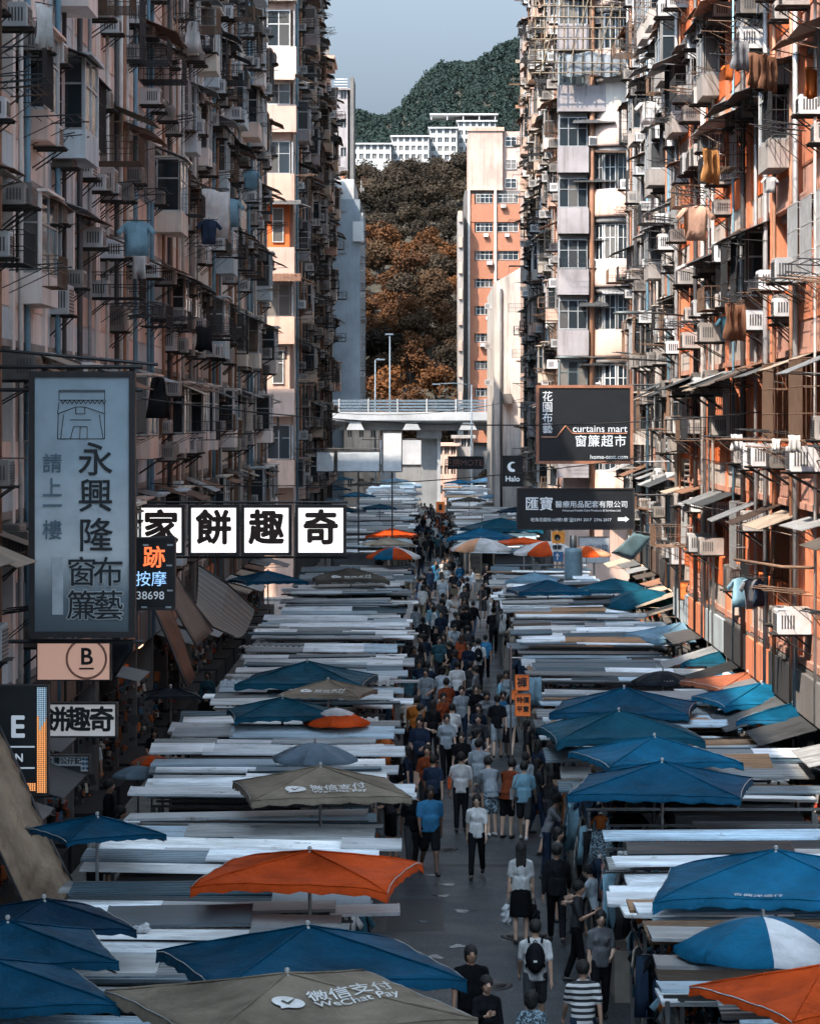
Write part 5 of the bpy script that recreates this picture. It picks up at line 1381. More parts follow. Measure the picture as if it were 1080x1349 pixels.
# ---- the crowd
g = random.Random(42); taken = [tuple(o.location[:2]) for l in USED.values() for o in l]
def free(x, y, r_=.42): return all((x-a)**2+(y-b)**2 > r_*r_ for a, b in taken)
TOPS = ['white','black','black','black','navy','pale','grey','charcoal','charcoal','black','sky','teal','cream','white','pale','white','rust','charcoal','navy','blue']; BOTS = ['black','charcoal','navy','denim','black','khaki','grey','black']
def crowd(n, x0, x1, y0, y1, where, sep):
    k_ = tries = 0
    while k_ < n and tries < n*30:
        tries += 1; x, y = g.uniform(x0, x1), y0+(y1-y0)*g.random()
        if not free(x, y, sep): continue
        taken.append((x, y)); fem = g.randrange(2)
        person(x, y, g.choice((0, 180, 180, 0, 175, 5, 90, 265))+g.uniform(-20,20), g.choice(('walk','walk2','walk','walk2','stand','phone','browse','carry')), fem, (g.choice(('tee','tee','tee','long')), g.choice(TOPS)),
               (g.choice(('trousers','shorts','skirt') if fem else ('trousers','trousers','shorts')), g.choice(BOTS)), g.choice(('long','bob','bun','long')) if fem else 'short', g.uniform(.93,1.06), g.choice((0,0,1,1,2)), g.randrange(2), where=where)
        k_ += 1
crowd(44, -.75, 2.5, 76, 128, 'before the crossing', .5)
crowd(9, -.5, 2.3, 62, 80, 'in the lane', .6)
crowd(34, -2.8, 4.2, 128, 150, 'at the crossing', .55)
crowd(85, -.9, 1.8, 150, 262, 'in the far lane', .45)
crowd(8, -6.4, -5.7, 52, 100, 'on the shaded pavement', .8)
CR = [o for l in USED.values() for o in l if 60 < o.location.y < 112 and o.location.x > -1 and not any(ch.name.startswith('sun_hat') for ch in o.children)]
g.shuffle(CR); CR = CR[:16]; CR.sort(key=lambda o: o.location.y)
for i, o in enumerate(CR):
    kit = POSE_OF[o.name]; c_ = ('black','white','red','clear')[i % 4]; nm = {'black':'black','white':'white','red':'red','clear':'pale'}[c_]
    if i % 3 == 0: backpack((o, kit), 'black', '%s black backpack from the camera worn in the crowd' % ORD[i//3])
    elif i % 3 == 1: shoulderbag((o, kit), c_, '%s shoulder bag from the camera in the crowd, %s' % (ORD[i//3], nm), i % 2)
    else: handbag((o, kit), c_, '%s carrier bag from the camera in the crowd, %s' % (ORD[i//3], nm), i % 2, .9)
NUM = ['', 'second ', 'third ', 'fourth ', 'fifth ', 'sixth ']
for lab, lst in list(USED.items()):
    if len(lst) > 1:
        lst.sort(key=lambda o: o.location.y)
        for i, o in enumerate(lst): o['label'] = lab+', %s from camera' % (ORD[i])

# ================================================================== SIGNS
M_frame = plain('sign_frame', (.035,.035,.038), .5, .3); M_black = plain('sign_black', (.012,.015,.019), .35); M_ink2 = plain('brush_ink', (.035,.016,.012), .5)
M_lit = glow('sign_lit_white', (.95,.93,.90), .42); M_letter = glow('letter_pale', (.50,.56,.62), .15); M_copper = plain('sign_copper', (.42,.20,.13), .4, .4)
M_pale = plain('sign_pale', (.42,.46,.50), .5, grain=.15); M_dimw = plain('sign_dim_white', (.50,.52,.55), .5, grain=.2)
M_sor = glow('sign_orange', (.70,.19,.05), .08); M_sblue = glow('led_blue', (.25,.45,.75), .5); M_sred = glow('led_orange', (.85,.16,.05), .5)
def signbox(name, label, px0, py0, px1, py1, d, face, frame=M_frame, thick=.22, rim=.05, cat='sign', group=None):
    a, b = P(px0, py0, d), P(px1, py1, d); w_, h = b.x-a.x, a.z-b.z
    o = thing(name, label, cat, ((a.x+b.x)/2, d, (a.z+b.z)/2), 0, group)
    MB().box(-w_/2, w_/2, .02, thick, -h/2, h/2).build('case', frame, o)
    MB().box(-w_/2+rim, w_/2-rim, 0, .02, -h/2+rim, h/2-rim).build('panel', face, o)
    for (x0, x1, z0, z1) in ((-w_/2, w_/2, h/2-rim, h/2), (-w_/2, w_/2, -h/2, -h/2+rim), (-w_/2, -w_/2+rim, -h/2+rim, h/2-rim), (w_/2-rim, w_/2, -h/2+rim, h/2-rim)):
        MB().box(x0, x1, -.03, .02, z0, z1).build('frame_bar', frame, o)
    return o, (lambda px, py: ((px-(px0+px1)/2)*d/FPX, -.012, ((py0+py1)/2-py)*d/FPX)), d/FPX
def arms(o, x_wall, n, z, dx0, zr=(.0,)):
    for z_ in zr: MB().bar((dx0, .1, z_), (x_wall-o.location.x, .1, z_), .03, 5).build('bracket', M_frame, o)
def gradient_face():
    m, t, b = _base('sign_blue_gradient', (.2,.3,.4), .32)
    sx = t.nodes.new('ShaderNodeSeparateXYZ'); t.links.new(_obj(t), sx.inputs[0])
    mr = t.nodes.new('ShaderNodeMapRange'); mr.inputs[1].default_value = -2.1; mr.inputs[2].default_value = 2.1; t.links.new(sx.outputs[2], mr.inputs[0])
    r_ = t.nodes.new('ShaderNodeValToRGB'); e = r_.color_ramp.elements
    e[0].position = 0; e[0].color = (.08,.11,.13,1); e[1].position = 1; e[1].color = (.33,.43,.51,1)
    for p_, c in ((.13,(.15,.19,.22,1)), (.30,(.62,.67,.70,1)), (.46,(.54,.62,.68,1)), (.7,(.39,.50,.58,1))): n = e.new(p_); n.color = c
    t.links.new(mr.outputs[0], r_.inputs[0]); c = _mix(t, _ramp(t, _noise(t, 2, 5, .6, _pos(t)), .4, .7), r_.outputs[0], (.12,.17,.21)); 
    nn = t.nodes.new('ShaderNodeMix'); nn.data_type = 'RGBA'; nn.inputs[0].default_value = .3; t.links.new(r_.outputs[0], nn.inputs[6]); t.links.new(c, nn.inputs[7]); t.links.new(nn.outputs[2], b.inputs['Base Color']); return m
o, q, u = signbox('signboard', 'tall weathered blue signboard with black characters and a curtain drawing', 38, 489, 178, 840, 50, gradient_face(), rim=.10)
M_cblk = plain('sign_char_black', (.012,.018,.024), .5); M_cgrey = plain('sign_char_grey', (.13,.2,.26), .5); M_cwht = plain('sign_char_white', (.50,.56,.60), .5)
for ch, x, y, s in (('永',126,608,47), ('興',126,656,47), ('隆',126,708,47)): text_on(o, ch, q(x, y), M_cblk, s*u, bold=.006)
for ch, x, y in (('布',143,756), ('窗',108,756), ('藝',143,800), ('簾',108,800)):
    t_ = text_on(o, ch, q(x, y), M_cwht, 41*u, bold=.022, extr=.001); text_on(o, ch, tuple(Vector(q(x, y))+Vector((0,-.008,0))), M_cblk, 41*u, bold=.004)
for ch, y in (('請',612), ('上',644), ('一',668), ('樓',700)): text_on(o, ch, q(69, y), M_cgrey, 27*u, bold=.004)
MB().box(-.09,.09,-.005,.005,-.5,.45).build('arrow_bar', M_cwht, o, q(76, 770))
mb = MB()
def pl(*pts):
    for a, b in zip(pts, pts[1:]): A, B = Vector(q(*a)), Vector(q(*b)); mb.bar(A, B, .006)
pl((78,514),(138,514)); pl((78,516),(138,516)); pl((78,527),(138,527),(138,514)); pl((78,527),(78,514))
for x in range(80, 138, 6): pl((x,527),(x+3,532),(x+6,527))
pl((78,530),(76,545),(100,536),(112,536),(138,545),(138,530)); pl((77,545),(76,578),(138,578),(138,545)); pl((84,546),(80,578)); pl((131,546),(136,578)); pl((92,553),(120,553)); pl((97,562),(115,562),(115,578)); pl((97,562),(93,578)); pl((106,562),(105,578)); pl((100,536),(100,545),(112,545),(112,536))
mb.build('line_drawing', M_cblk, o)
for z_ in (1.9, 2.28, -2.28): MB().bar((-1.6,.1,z_), (1.0,.1,z_), .035, 5).build('bracket', M_frame, o)
MB().bar((-1.8,.1,2.6), (1.25,.1,2.32), .03, 5).build('bracket', M_frame, o)
# four lit characters
for i, (ch, x0, x1) in enumerate((('家',181,243), ('餅',248,315), ('趣',318,384), ('奇',389,456))):
    o, q, u = signbox('lightbox_sign', 'white lightbox sign with one black brush character, %s over the left stalls' % ('leftmost of four', 'second from left', 'third from left', 'rightmost of four')[i], x0, 665, x1, 732, 70, M_lit, rim=.07, group='row of four white lightbox signs')
    text_on(o, ch, q((x0+x1)/2, 698), M_ink2, 47*u, bold=.030)
    MB().bar((-.62,.3,.64), (.62,.3,.64), .03, 5).build('bracket', M_frame, o); MB().bar((-.62,.3,-.64), (.62,.3,-.64), .03, 5).build('bracket', M_frame, o)
for px in (246.5, 317, 386.5):
    pass
o, q, u = signbox('led_sign', 'small dark massage sign with orange, blue and white lit characters', 150, 708, 231, 804, 53, M_black, rim=.04)
text_on(o, '跡', q(203, 736), M_sred, 30*u, bold=.006); text_on(o, '按摩', q(199, 764), M_sblue, 21*u, bold=.0); text_on(o, '38698', q(198, 785), M_letter, 15*u, bold=.0)
for (x, y) in ((192,718),(224,718),(223,745),(224,778),(190,800),(222,800)): MB().cbox(q(x, y), (.10,.006,.03)).build('led_mark', M_pale, o)
MB().bar((-1.5,.1,.5), (.5,.1,.66), .02, 5).build('bracket', M_frame, o)
# B sign
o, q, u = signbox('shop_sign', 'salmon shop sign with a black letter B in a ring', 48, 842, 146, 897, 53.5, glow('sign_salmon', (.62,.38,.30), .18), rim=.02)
text_on(o, 'B', q(114, 866), M_cblk, 31*u, bold=.008); MB().box(-.13,.13,-.006,.006,-.015,.015).build('underline', M_cblk, o, q(114, 881))
MB().lathe([(.33,-.006),(.37,-.006),(.37,.006),(.33,.006),(.33,-.006)], 26).build('ring', plain('sign_ring', (.55,.27,.20), .6), o, q(114, 868), (R(90),0,0))
# E sign with bulbs
o, q, u = signbox('shop_sign', 'black shop sign with a white letter E and a border of bulbs', -60, 903, 64, 1047, 47, M_black, rim=.03)
text_on(o, 'E', q(23, 959), M_letter, 40*u, bold=.012); text_on(o, 'ON', q(19, 999), M_letter, 15*u, bold=.004)
for y in (984, 1012): MB().box(-.28,.28,-.005,.005,-.012,.012).build('rule', M_letter, o, q(22, y))
M_bulb = [glow('bulb_blue', (.35,.5,.62), .25), glow('bulb_orange', (.85,.35,.12), .35)]
for part in (0, 1):
    mb = MB()
    for i in range(5):
        for j in range(54):
            x, y = 50+i*2.9, 906+j*2.6
            if (j > 14+(i*7) % 9) == bool(part): mb.cbox(q(x, y), (.022,.02,.022))
    for i in range(14):
        for j in range(4):
            if (i > 5) == bool(part): mb.cbox(q(8+i*2.9, 1033+j*2.7), (.022,.02,.022))
    stuff(mb.build('bulb_border', M_bulb[part], o))
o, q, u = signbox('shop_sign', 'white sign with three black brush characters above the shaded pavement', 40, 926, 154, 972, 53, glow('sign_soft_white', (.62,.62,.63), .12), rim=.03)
for ch, x in (('餅',72), ('趣',103), ('奇',134)): text_on(o, ch, q(x, 950), M_cblk, 34*u, bold=.014)
o, q, u = signbox('shop_sign', 'small grey sign with a row of characters under the brush sign', 58, 995, 118, 1018, 52, M_dimw, rim=.02)
text_on(o, '台灣公仔記', q(84, 1003), M_cblk, 9.5*u, bold=.002); MB().box(-.32,.32,-.005,.005,-.05,.05).build('strip', M_cblk, o, q(82, 1013)); 
for i in range(3):
    for j in range(2): MB().lathe([(0,.01),(.03,.0)], 8).build('dot', plain('dot_blue', (.05,.12,.2), .5), o, q(110+j*5, 1000+i*6), (R(90),0,0))
# right side signs
o, q, u = signbox('signboard', 'black curtain-shop signboard with copper frame on the sunlit side', 706, 507, 834, 611, 92, M_black, M_copper, .25, .09)
for ch, y in (('花',523), ('園',537), ('布',551), ('藝',565)): text_on(o, ch, q(721, y), M_letter, 14.5*u)
text_on(o, 'curtains mart', q(790, 565), M_letter, 13.4*u); text_on(o, '窗簾超市', q(791, 582), M_letter, 16.5*u, bold=.002, space=1.1); text_on(o, 'home-text.com', q(802, 602), M_letter, 8*u)
mb = MB()
for a, b in zip(((713,576),(733,576),(745,561),(754,571),(826,571)), ((733,576),(745,561),(754,571),(826,571))): mb.bar(q(*a), q(*b), .022)
mb.build('roof_line', M_copper, o)
MB().bar((1.3,.1,1.2), (4.6,.1,1.25), .03, 5).build('bracket', M_frame, o); MB().bar((1.3,.1,-1.15), (4.8,.1,-1.1), .025, 5).build('bracket', M_pole, o)
o, q, u = signbox('signboard', 'wide black company signboard with white characters and an arrow', 681, 643, 836, 698, 90, M_black, rim=.04)
text_on(o, '匯寶', q(710, 665), M_letter, 19*u, bold=.003); text_on(o, '醫療用品配套有限公司', q(779, 665), M_letter, 9.6*u); text_on(o, 'Advanced Health Care Products & Services Ltd.', q(779, 672.5), M_letter, 4.0*u)
text_on(o, '旺角花園街160號1樓 ☎2391 2017  2396 2017', q(752, 685), M_letter, 5.4*u)
mb = MB(); mb.add([(-.12,0,.05),(.1,0,.05),(.1,0,.09),(.22,0,0),(.1,0,-.09),(.1,0,-.05),(-.12,0,-.05)], [(0,6,5,4,3,2,1)]); mb.build('arrow', M_letter, o, q(819, 684))
MB().bar((1.7,.1,.4), (4.0,.1,.45), .03, 5).build('bracket', M_frame, o)
o, q, u = signbox('shop_sign', 'small black hanging sign with a white crescent mark', 661, 600, 689, 641, 118, M_black, rim=.03)
mb = MB(); n = 14
pts = [(.20*math.cos(R(60+240*i/n)), .20*math.sin(R(60+240*i/n))) for i in range(n+1)]+[(.05+.13*math.cos(R(280-200*i/n)), .03+.12*math.sin(R(280-200*i/n))) for i in range(n+1)]
mb.add([(x, 0, z) for x, z in pts], [tuple(reversed(range(len(pts))))]); mb.build('crescent', M_letter, o, tuple(Vector(q(675,615))))
text_on(o, 'Halo', q(675, 631), M_letter, 10*u, bold=.006)
o, q, u = signbox('shop_sign', 'dark far sign with dull red lettering near the flyover column', 590, 601, 637, 618, 205, M_black, rim=.03)
text_on(o, '巨勝MOTEL', q(613, 610), plain('dull_red_letter', (.25,.13,.11), .6), 11*u, bold=.006)
for (lab, a) in (('left of the two blank pale boards over the far left stalls', (416,594,441,622)), ('wider of the two blank pale boards over the far left stalls', (443,593,501,622)), ('tall blank white board beside the flyover column', (503,568,530,622))):
    o, q, u = signbox('blank_board', lab, *a, 150, M_pale if a[0] < 500 else M_dimw, rim=.05)
    MB().bar((-1.5,.2,.62), (1.2,.2,.62), .03, 5).build('bracket', M_frame, o)
    MB().bar((.0,.3,-6.4), (.0,.3,.5), .04, 5).build('post', M_frame, o)
o, q, u = signbox('shop_sign', 'orange shop sign with a dark scribbled mark deep in the right stalls', 894, 765, 938, 791, 84, M_sor, rim=.03)
mb = MB(); pts = [q(903+x, 778-6*math.sin(x*.35)+3*math.sin(x*1.1)) for x in range(0, 18)]; mb.tube(pts, .03, 5); mb.build('scribble', M_cblk, o)
# orange hanging signs in the lane
o, q, u = signbox('price_sign', 'upper orange price sign hanging by the right stalls', 678, 889, 697, 910, 69.5, M_sor, plain('sign_orange_edge', (.45,.12,.03), .6), .05, .015, group='orange hanging price signs'); text_on(o, '褲', q(687.5, 900), M_cblk, 14*u, bold=.006)
o, q, u = signbox('price_sign', 'lower orange price sign hanging by the right stalls', 678, 914, 699, 944, 69.3, M_sor, plain('sign_orange_edge', (.45,.12,.03), .6), .05, .015, group='orange hanging price signs'); text_on(o, '特價', q(688.5, 923), M_cblk, 8.5*u, bold=.004); text_on(o, '平賣', q(688.5, 935), M_cblk, 8.5*u, bold=.004)
o, q, u = signbox('price_sign', 'small orange card behind the two orange price signs', 671, 909, 682, 922, 70.2, M_sor, plain('sign_orange_edge', (.45,.12,.03), .6), .05, .01, group='orange hanging price signs')
for (px0, py0, px1, py1) in ((687, 860, 688, 889),):
    a = P(687, 850, 69.5); sp = thing('sign_post', 'thin post holding the orange price signs', 'post', (a.x-.25, 69.6, 0)); MB().bar((0,0,0), (0,0,a.z), .03, 6).build('pole', M_pole, sp); MB().bar((0,0,a.z-.3), (.3,0,a.z-.3), .015).build('arm', M_pole, sp)
# road sign at the crossing
dS = 126; a = P(734, 701, dS)
rs = thing('road_sign', 'road sign with orange camera plate, white text plate and blue arrow plate', 'sign', (a.x, dS, 0))
MB().bar((0,.08,0), (0,.08,a.z+.1), .04, 8).build('pole', M_pole, rs)
def plate(px0, py0, px1, py1, m, nm):
    A, B = P(px0, py0, dS), P(px1, py1, dS); return MB().box(A.x-a.x, B.x-a.x, 0, .03, B.z, A.z).build(nm, m, rs)
plate(727,700,744,716,plain('plate_orange', (.80,.30,.05), .5),'camera_plate'); MB().lathe([(0,-.01),(.13,-.01),(.13,.01)], 14).build('camera_mark', M_cblk, rs, (0,-.012,P(735,708,dS).z), (R(90),0,0))
plate(727,717,744,726,plain('plate_white', (.75,.75,.75), .5),'text_plate'); text_on(rs, '慢駛', (0,-.012,P(735,721.5,dS).z), M_cblk, .2, bold=.006); plate(729,727,742,740,plain('plate_blue', (.03,.12,.28), .5),'arrow_plate')
mb = MB(); z_ = P(735,733.5,dS).z; mb.box(-.025,.025,-.012,0,z_-.13,z_+.05); mb.add([(-.09,-.012,z_+.03),(.09,-.012,z_+.03),(0,-.012,z_+.16)], [(0,1,2)]); mb.build('arrow', M_ink, rs)
a = P(755, 722, 120); bn = thing('advert_column', 'rounded blue-grey advertising column behind the right stalls', 'column', (a.x, 120, 0)); MB().lathe([(0,a.z+.02),(.32,a.z),(.36,a.z-.2),(.36,0)], 18).build('drum', plain('column_blue', (.14,.22,.27), .5), bn); MB().lathe([(0,a.z+.5),(.15,a.z+.5),(.15,a.z)], 12).build('cap', M_post, bn)
o, q, u = signbox('notice_board', 'white notice board with blue characters at the crossing', 762, 707, 803, 742, 133, M_dimw, rim=.02); text_on(o, '一米沙拉', q(783, 722), plain('ink_blue', (.04,.08,.16), .5), 9*u, bold=.004); MB().bar((0,.1,-6), (0,.1,0), .05, 6).build('post', M_pole, o)
ps = thing('lane_sign', 'orange lantern-shaped sign in the far lane', 'sign', P(580, 668, 176)); MB().cbox((0,0,0), (.5,.3,.62)).build('lantern', M_sor, ps); MB().bar((0,.1,-3.8), (0,.1,0), .04, 6).build('post', M_pole, ps); MB().cbox((0,-.17,0), (.2,.03,.34)).build('mark', M_cblk, ps)

# ================================================================== AWNINGS AND SHEETS BY THE SHADED PAVEMENT
def drape(name, label, A, B, m, cat='awning', n=14, k=8, bulge=.15, ripple=.03, ribs=False):
    """a sheet stretched between two rails A and B (lists of (px, py, d))"""
    def rail(L, t):
        t *= len(L)-1; i = min(int(t), len(L)-2); return P(*L[i]).lerp(P(*L[i+1]), t-i)
    c = rail(A, 0); o = thing(name, label, cat, c)
    mb = MB(); vs_, fs = [], []
    for i in range(n+1):
        a, b = rail(A, i/n), rail(B, i/n)
        for j in range(k+1):
            t = j/k; p = a.lerp(b, t); p.z -= bulge*math.sin(math.pi*t); p.x += ripple*math.sin(i*2.3+j*.8); p.z += ripple*math.sin(i*1.7)*.7+(.03*((j % 2)-.5) if ribs else 0)
            vs_.append(p-c)
    for i in range(n):
        for j in range(k): q_ = i*(k+1)+j; fs.append((q_, q_+1, q_+k+2, q_+k+1))
    mb.add(vs_, fs, 0, not ribs); sh = mb.build('sheet', m, o); sd = sh.modifiers.new('t', 'SOLIDIFY'); sd.thickness = .02
    MB().tube([rail(A, i/6)-c for i in range(7)], .03, 6).build('rail', M_frame, o); MB().tube([rail(B, i/6)-c for i in range(7)], .022, 6).build('rail', M_frame, o)
    return o
M_canvas = fabric('canvas_beige', (.30,.23,.17), .8, .15, .8); M_torn = sheet('torn_sheet', (.24,.27,.28), .45, .5, .2); M_wood = sheet('orange_board', (.34,.16,.10), .6, .4, 0)
drape('canvas_awning', 'beige sagging canvas awning at the left edge above the pavement', [(-12,935,46.5),(28,1020,46),(60,1095,45.5),(96,1165,45)], [(-40,1050,43),(-2,1120,43),(30,1190,43),(66,1226,43)], M_canvas, n=20, k=10, ripple=.025)
drape('metal_awning', 'torn grey metal awning hanging over the back of the left stalls', [(262,745,82),(300,770,82),(336,803,83)], [(258,798,77),(280,826,77),(308,838,78)], M_torn, n=8, k=26, bulge=.3, ripple=0, ribs=True)
drape('metal_awning', 'grey-brown flat metal awning beside the torn one', [(228,752,70),(252,790,70),(280,832,70)], [(229,800,67),(243,825,67),(258,850,67)], M_awn[3], n=6, k=6, bulge=.02, ripple=.01)
drape('leaning_board', 'rust-orange board leaning down behind the left stalls', [(202,800,62),(224,850,62),(246,905,62)], [(222,797,62.6),(242,846,62.6),(256,892,62.6)], M_wood, cat='board', n=5, k=4, bulge=0, ripple=.008)
drape('shop_awning', 'grey-blue pointed shop awning beside the salmon B sign', [(122,842,55),(140,860,55.5),(150,888,56)], [(176,842,54.5),(174,856,54.5),(152,890,55)], T_grey, n=6, k=6, bulge=.05, ripple=.01)
drape('metal_awning', 'teal sloping sheet awning on the sunlit side behind the round parasol', [(836,700,104),(848,702,103),(862,704,102)], [(806,728,107),(818,733,106),(832,738,105)], sheet('teal_sheet', (.16,.28,.33), .45, .2, .2), n=5, k=5, bulge=.02, ripple=.01)
ll = thing('louvre_panel', 'dark louvred panel high behind the right stalls', 'panel', P(925, 650, 84))
MB().box(-.5,.5,.05,.1,-.9,.9).build('backing', M_dark, ll)
for i in range(11): MB().cbox((0,0,-.8+i*.16), (1.0,.08,.05), 0, (.5,0,0)).build('slat', M_dgrey, ll)
sl = thing('louvre_panel', 'blue-grey slatted shutter in the shaded gap of the sunlit row', 'panel', P(905, 560, 86))
MB().box(-.6,.6,.05,.1,-.8,.8).build('backing', M_dark, sl)
for i in range(9): MB().cbox((0,0,-.7+i*.17), (1.2,.06,.06), 0, (.5,0,0)).build('slat', M_gblue, sl)
# street lamps reaching over the street
for (px, py, d, lab, L) in ((826, 412, 82, 'dark street lamp head on a long arm over the sunlit side', 1.6), (748, 471, 90, 'second dark street lamp head on a long arm, lower down', 2.3)):
    c = P(px, py, d); o = thing('street_lamp', lab, 'street lamp', c)
    MB().lathe([(0,.06),(.18,.05),(.22,0),(.2,-.04),(0,-.05)], 14, sc_=(1.8,.7)).build('lamp_head', plain('lamp_head_grey', (.09,.11,.12), .45, .3), o)
    MB().tube([(.2,0,.02),(L*.6,.3,.0),(7.6-c.x,.6,-.12)], .03, 6).build('arm', M_frame, o)
# ================================================================== LAUNDRY
def hang(px, py, d, kind, m, label, sc_=1.0, rz=0, name='hung_garment', rx=0):
    o = link(name, GARM[kind][rnd.randrange(3)].copy(), None, P(px, py, d), (rx, 0, R(rz)), sc_*(.8 if kind == 'shirt' else .9)); slot(o, m); tag(o, label, 'laundry', 'laundry drying on the facades')
    k_ = 1 if px > VX else -1
    MB().bar((-.28,0,.03), (.28,0,.03), .012).build('hanger', M_frame, o); MB().tube([(0,0,.03),(0,0,.09)], .006, 4).build('hook', M_frame, o)
    return o
L_yel = fabric('laundry_ochre', (.55,.26,.10), .8, .2); L_str = fabric('laundry_peach', (.52,.32,.24), .8, .2); L_brn = fabric('laundry_brown', (.16,.08,.05), .8, .1)
hang(180, 292, 63.5, 'shirt', M_cloth[6], 'pale T-shirt drying on the salmon tenement, shaded side', 1.35, 10); hang(183, 330, 64.5, 'trousers', M_cloth[0], 'white shorts hung under the pale T-shirt', .7)
hang(284, 250, 88, 'sheet', M_cloth[0], 'long white sheet drying on the shaded side', 1.9, 40); hang(302, 262, 91, 'shirt', M_cloth[6], 'blue shirt drying beside the long white sheet', 1.6, 20)
hang(58, 6, 49.0, 'sheet', M_cloth[0], 'white cloth bundle drying at the top left corner', .9, 60); hang(254, 28, 79, 'dress', M_cloth[0], 'white skirt drying near the top of the shaded row', .9); hang(208, 498, 69, 'dress', M_cloth[1], 'black garment drying above the white lightbox signs', 1.0, 15)
hang(275, 290, 86, 'shirt', M_cloth[2], 'navy shirt drying beside the white sheet', 1.3, 30); hang(330, 225, 118, 'shirt', M_cloth[6], 'pale shirt drying high at the end of the shaded near row', 1.4, 0); hang(268, 430, 84, 'sheet', M_cloth[1], 'dark cloth drying low on the shaded row', .9, 30)
hang(936, 196, 66.5, 'sheet', L_yel, 'ochre patterned sheet drying on the orange tenement', 1.0, 50); hang(916, 272, 70, 'shirt', L_str, 'peach striped shirt drying below the ochre sheet', 1.5, 10)
hang(1014, 233, 55.8, 'shirt', M_cloth[0], 'small white garment drying near the right edge', .55, 0); hang(975, 52, 60, 'sheet', M_cloth[5], 'grey cloth drying high on the sunlit side', .8, 40)
hang(998, 70, 58.5, 'sheet', L_brn, 'brown curtain drying beside the grey cloth', .85, 30); hang(1012, 72, 57.5, 'sheet', L_brn, 'second brown curtain, nearest the right edge', .9, 50)
hang(853, 134, 85, 'shirt', M_cloth[0], 'white T-shirt drying on the pale tenement with the blue pipe', 1.2, 5); hang(957, 418, 63, 'shirt', M_cloth[3], 'blue shirt drying low on the orange tenement', .9, 30); hang(968, 400, 62, 'sheet', L_brn, 'dull brown cloth drying beside the blue shirt', 1.0, 40)
hang(978, 762, 60.6, 'shirt', M_cloth[6], 'pale blue shirt on a rack low on the sunlit wall', 1.1, 20); hang(990, 764, 60.2, 'shirt', M_cloth[5], 'grey striped shirt on a rack low on the sunlit wall', 1.1, 40); hang(1000, 764, 59.8, 'shirt', M_cloth[2], 'navy shirt on a rack low on the sunlit wall', 1.0, 60)
hang(970, 572, 61, 'sheet', M_cloth[0], 'white plastic cloth bundled on a low wall pipe', .45, 20); hang(1046, 573, 55, 'sheet', M_cloth[0], 'white cloth tied over the wall pipe at the right edge', .42, 0); hang(1022, 578, 57, 'sheet', M_cloth[0], 'small white cloth tied between two wall pipes', .3, 0)
hang(1072, 90, 54.5, 'sheet', M_cloth[4], 'rust cloth drying at the top right edge', .7, 20); hang(960, 85, 62.5, 'shirt', M_cloth[4], 'red shirt drying beside an air conditioner on the sunlit side', .6, 20)
for i, (px, py, d, lab) in enumerate(((968, 585, 61, 'long rusty wall pipe carrying white cloths'), (985, 745, 60.5, 'clothes rail low on the sunlit wall'))):
    c = P(px, py-6, d); o = thing('wall_rail', lab, 'pipe', c); MB().tube([(-.2,.6,0),(.4,-2.5,0),(1.0,-6.5 if i == 0 else -2.8,0)], .035, 6).build('pipe', M_barrust, o)
# hung goods by the right stalls, near
hang(877, 1100, 48.4, 'dress', M_cloth[4], 'orange dress hanging on a rail of dark clothes', .95, 10, 'hung_dress'); hang(792, 1078, 47.5, 'dress', WEAR['floral'], 'patterned dress with orange top on the right stalls', .8, 0, 'hung_dress'); hang(791, 1075, 47.4, 'shirt', M_cloth[4], 'orange scarf top over the patterned dress', .4, 0, 'hung_scarf')
hang(904, 1098, 48.4, 'dress', WEAR['floral'], 'black and white patterned dress beside the orange one', 1.0, 15, 'hung_dress'); hang(722, 925, 66, 'dress', M_cloth[4], 'orange bag-like garment by the lane, right stalls', .5, 0, 'hung_garment'); hang(700, 892, 70, 'sheet', M_cloth[6], 'pale blue clothes bundle hung at the lane edge', .9, 30, 'hung_cloth')
# clothes rail under the drooping blue canopy
cr = thing('clothes_rail', 'chrome clothes rail packed with dark garments under the drooping blue canopy', 'rail', (3.0, 48.7, 0))
MB().bar((0,0,2.12), (2.3,0,2.16), .016, 6).build('rail', M_pole, cr); MB().bar((0,0,0), (0,0,2.12), .016, 6).build('upright', M_pole, cr); MB().bar((2.3,0,0), (2.3,0,2.16), .016, 6).build('upright', M_pole, cr)
for i in range(20):
    k_ = ('dress','shirt','trousers')[i % 3]
    hang_ = link('hung_garment', GARM[k_][i % 3], None, (3.08+i*.112, 48.7, 2.08), (0,0,R(62)+rnd.uniform(-.3,.3)), .8); slot(hang_, M_cloth[(1,2,1,5,1,3,2,1,6,1)[i % 10]])
    tag(hang_, '%s dark or muted garment on the packed clothes rail, counting from the lane' % ORD[i], 'garment', 'garments on the clothes rail')
    MB().tube([(0,0,-.02),(0,0,.06)], .008, 4).build('hook', M_pole, hang_)
# cloth toy heap with orange and white
o = thing('goods_basket', 'stand of orange and white small goods by the lane, right', 'stand', (*foot(872, 1290), 0)); MB().box(-.25,.25,-.2,.2,0,.75).build('crate', M_board, o); stuff(link('wares', goods_heap(60, -.25,.25,-.2,.2,.7,1.15, 77), o)); MB().cbox((.08,-.22,.8), (.16,.02,.12)).build('price_card', M_ink, o)
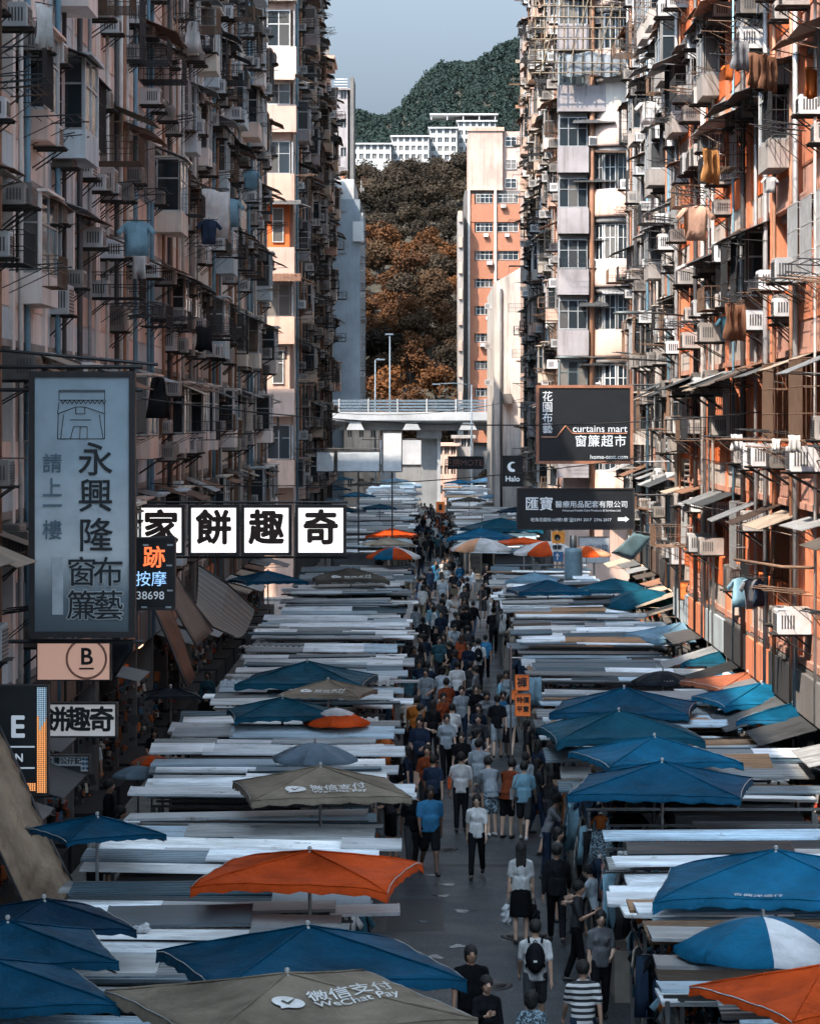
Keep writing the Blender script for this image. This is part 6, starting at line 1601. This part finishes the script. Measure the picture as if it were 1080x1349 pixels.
# a plastic bag thrown on a roof
c = P(185, 1236, 36.5); b = MB(); ell(b, (0,0,.03), (.13,.08,.05)); ell(b, (.06,.02,.07), (.04,.04,.05)); me = remesh(b, 'litter', .016, 0)
for v in me.vertices: v.co += Vector((.012*math.sin(v.co.z*90+v.co.y*60), .012*math.sin(v.co.x*80), .01*math.sin(v.co.x*70+v.co.y*50)))
o = link('plastic_bag', me, None, (c.x, c.y, 2.62)); slot(o, bag_col['white']); tag(o, 'white plastic bag lying on a stall roof', 'litter')
# cables
M_cable = plain('cable', (.015,.015,.017), .6)
cab = [(((-7.2,60,9.5),(7.1,64,9.0),.5),'cable sagging across the near street high up'), (((-7.2,78,7.2),(7.1,84,8.0),.4),'cable crossing behind the white lightbox signs'), (((8.1,106,11),(8.2,90,10.5),.3),'cable along the pale tenement'), (((-7.1,46,8.3),(-7.1,70,8.5),.25),'cable along the grey-blue tenement'), (((7.15,52,8.2),(7.15,86,8.0),.3),'cable along the orange tenements'), (((-6.9,150,9.5),(6.9,150,10.5),.8),'far cable across the street past the crossing')]
for (a, b, sg), lab in cab:
    a, b = Vector(a), Vector(b); pts = [a.lerp(b, i/12)-Vector((0,0,sg*4*(i/12)*(1-i/12))) for i in range(13)]
    o = MB().tube([p-a for p in pts], .014, 5).build('cable', M_cable, None, a); tag(o, lab, 'cable')


# glossy patches added on the lane in place of its sun streaks
M_streak = plain('sun_streak_gloss', (.022,.026,.031), .27, spec=.5)
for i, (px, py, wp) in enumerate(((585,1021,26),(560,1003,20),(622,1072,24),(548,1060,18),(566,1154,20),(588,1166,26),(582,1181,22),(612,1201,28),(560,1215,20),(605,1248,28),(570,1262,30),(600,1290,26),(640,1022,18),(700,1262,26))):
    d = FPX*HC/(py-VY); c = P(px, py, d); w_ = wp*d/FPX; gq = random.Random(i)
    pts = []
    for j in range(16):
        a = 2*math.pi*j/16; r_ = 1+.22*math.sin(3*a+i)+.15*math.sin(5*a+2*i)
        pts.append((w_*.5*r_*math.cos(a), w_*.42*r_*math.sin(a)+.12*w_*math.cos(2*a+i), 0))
    struct(MB().add([(0,0,0)]+pts, [(0, 1+j, 1+(j+1) % 16) for j in range(16)]).build('sun_streak_patch', M_streak, None, (c.x, c.y, .009)))
bpy.data.scenes.remove(TMP)
